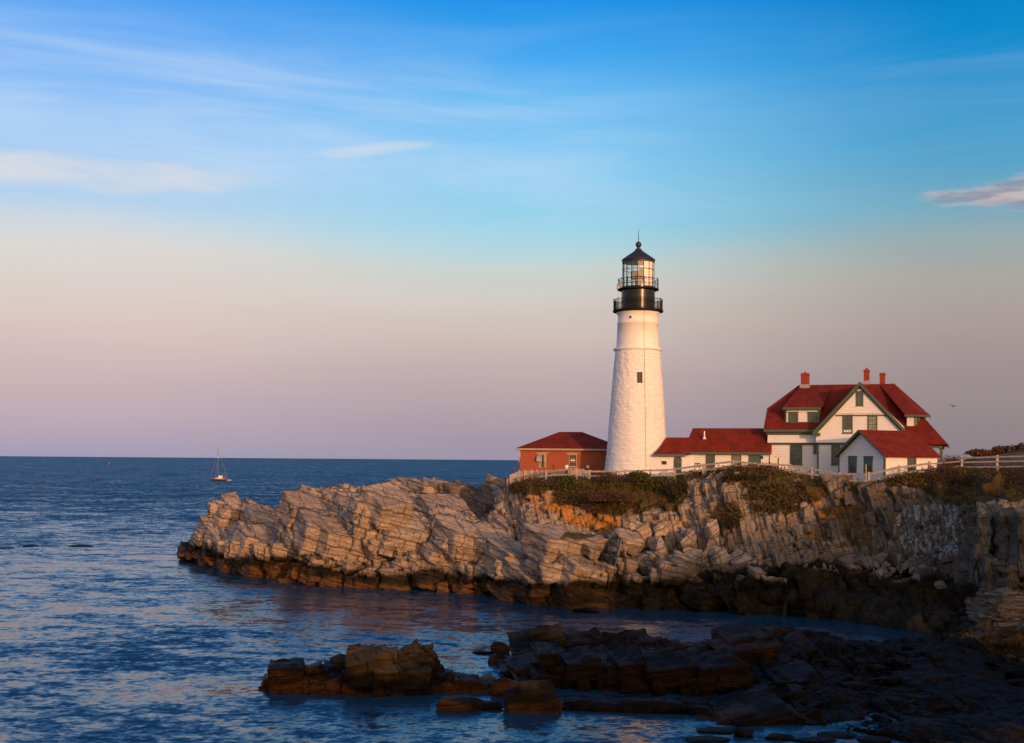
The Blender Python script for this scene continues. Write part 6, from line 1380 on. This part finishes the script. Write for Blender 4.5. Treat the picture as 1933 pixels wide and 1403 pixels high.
brn = (px[cand] > 1100) & (px[cand] < 1300) & (py[cand] > 908) | (px[cand] > 1735) | (px[cand] > 985) & (px[cand] < 1060) & (py[cand] < 925)
i4 = pick(9000, area * brn); tag(mk('brushwood', *twigs(V[i4], 2, .55, .03, .7), ML_BROWN), kind='stuff', label='bare reddish brown brushwood on the slope under the lighthouse')
grn = (((px[cand] - 1210) / 75) ** 2 + ((py[cand] - 915) / 16) ** 2 < 1) | (((px[cand] - 1070) / 60) ** 2 + ((py[cand] - 912) / 12) ** 2 < 1) | (((px[cand] - 1275) / 25) ** 2 + ((py[cand] - 925) / 30) ** 2 < 1) | (((px[cand] - 1385) / 14) ** 2 + ((py[cand] - 985) / 12) ** 2 < 1)
i5 = pick(3000, area * grn); tag(mk('green_cover', *leaves(V[i5] + Nf[i5] * .2, .15, .16), ML_GREEN), kind='stuff', label='patches of green leafy cover on the cliff top')
def bush(name, px, py, Yd, wp, hp, n, lsize, ml, label, tw=0, twm=None, cat='bush', dens=.55, th=.6):
    k = Yd / F; base = P(px, py + hp / 2, Yd); c = P(px, py, Yd); root = empty(name, base); tag(root, label, cat, None)
    q = unit(n) * (RN.uniform(0, 1, n) ** dens)[:, None]; lump = 1 + .38 * fbm(q * 2.2 + px, 3, 5.0)[:, None] * 2
    q = q * lump * np.array([wp * k / 2, wp * k / 2 * th, hp * k / 2]); q += np.array(c - base)
    mk('foliage', *leaves(q, lsize, .03), ml, root)
    bb = np.zeros((max(6, tw), 3)) + RN.normal(size=(max(6, tw), 3)) * [wp * k * .25, wp * k * .12, .02]
    mk('twigs', *twigs(bb, 5, hp * k * .95, .04, .55), twm or ML_BROWN, root); return root
bush('leafy_bush', 1205, 899, 124.6, 42, 17, 1300, .14, ML_GREEN, 'green leafy bush behind the rail fence at the lighthouse foot', 16)
bush('twiggy_bush', 1150, 898, 125.2, 46, 18, 500, .08, ML_OLIVE, 'thin twiggy bush against the white tower base at its left side', 40)
bush('low_bush', 1045, 913, 128.5, 60, 11, 550, .12, ML_OLIVE, 'olive green bush below the board fence', 20)
bush('low_bush', 998, 917, 130.2, 44, 14, 700, .10, ML_BROWN, 'reddish brown bush at the left end of the cliff top under the board fence', 26)
bush('spreading_bush', 1398, 901, 118.3, 76, 12, 1000, .12, ML_DARK, 'dark spreading bush on the mound above the pale cliff blocks')
bush('spreading_bush', 1450, 917, 116.8, 80, 13, 700, .12, ML_OLIVE, 'olive brown bush hanging over the cliff right of the dark spreading one', 20)
bush('leafy_bush', 1278, 922, 122.2, 40, 20, 650, .12, ML_DARK, 'dark green bush growing down the slope left of the pale square blocks', 14)
bush('cliff_bush', 1382, 985, 114.6, 22, 18, 500, .12, ML_DARK, 'small round dark green bush growing from the middle of the cliff')
bush('bramble', 1783, 890, 110.6, 66, 34, 1000, .08, ML_BROWN, 'large bare reddish brown bramble at the right end of the two rail fence', 110)
bush('bramble', 1835, 908, 107.5, 80, 22, 1100, .09, ML_DARK, 'dark low bramble under the three rail fence', 60)
bush('bramble', 1905, 908, 103.0, 90, 18, 900, .09, ML_BROWN, 'brown bramble along the foot of the three rail fence at the right edge', 60)
bush('twiggy_bush', 1800, 868, 135, 60, 20, 260, .09, ML_BROWN, 'bare twiggy bush rising behind the fence right of the porch', 80)
bush('grassy_shrub', 1900, 938, 99.5, 90, 30, 1300, .10, ML_STRAW, 'brownish green shrub on the ledge at the right edge above the near cliff', 60)
bush('twiggy_bush', 1440, 879, 120.6, 60, 12, 250, .08, ML_STRAW, 'dry weeds standing along the fence before the left end of the keeper house', 60)
bush('shrub', 1322, 891, 124.0, 60, 10, 300, .10, ML_STRAW, 'pale dry weeds behind the fence below the notice board', 50)
bush('cliff_bush', 1150, 935, 123.3, 100, 22, 1500, .09, ML_BROWN, 'dense reddish brown thicket on the slope right below the lighthouse', 110)
for i, (px, py, wp, hp, lab) in enumerate([(1850, 855, 50, 12, 'low dark scrub on the left shoulder of the distant hill'), (1895, 850, 46, 16, 'taller scrub with a pointed top on the distant hill'), (1940, 847, 60, 18, 'dark scrub on the distant hill at the right edge')]):
    bush('scrub', px, py, 152, wp, hp, 1800, .16, ML_BROWN, lab, 40)
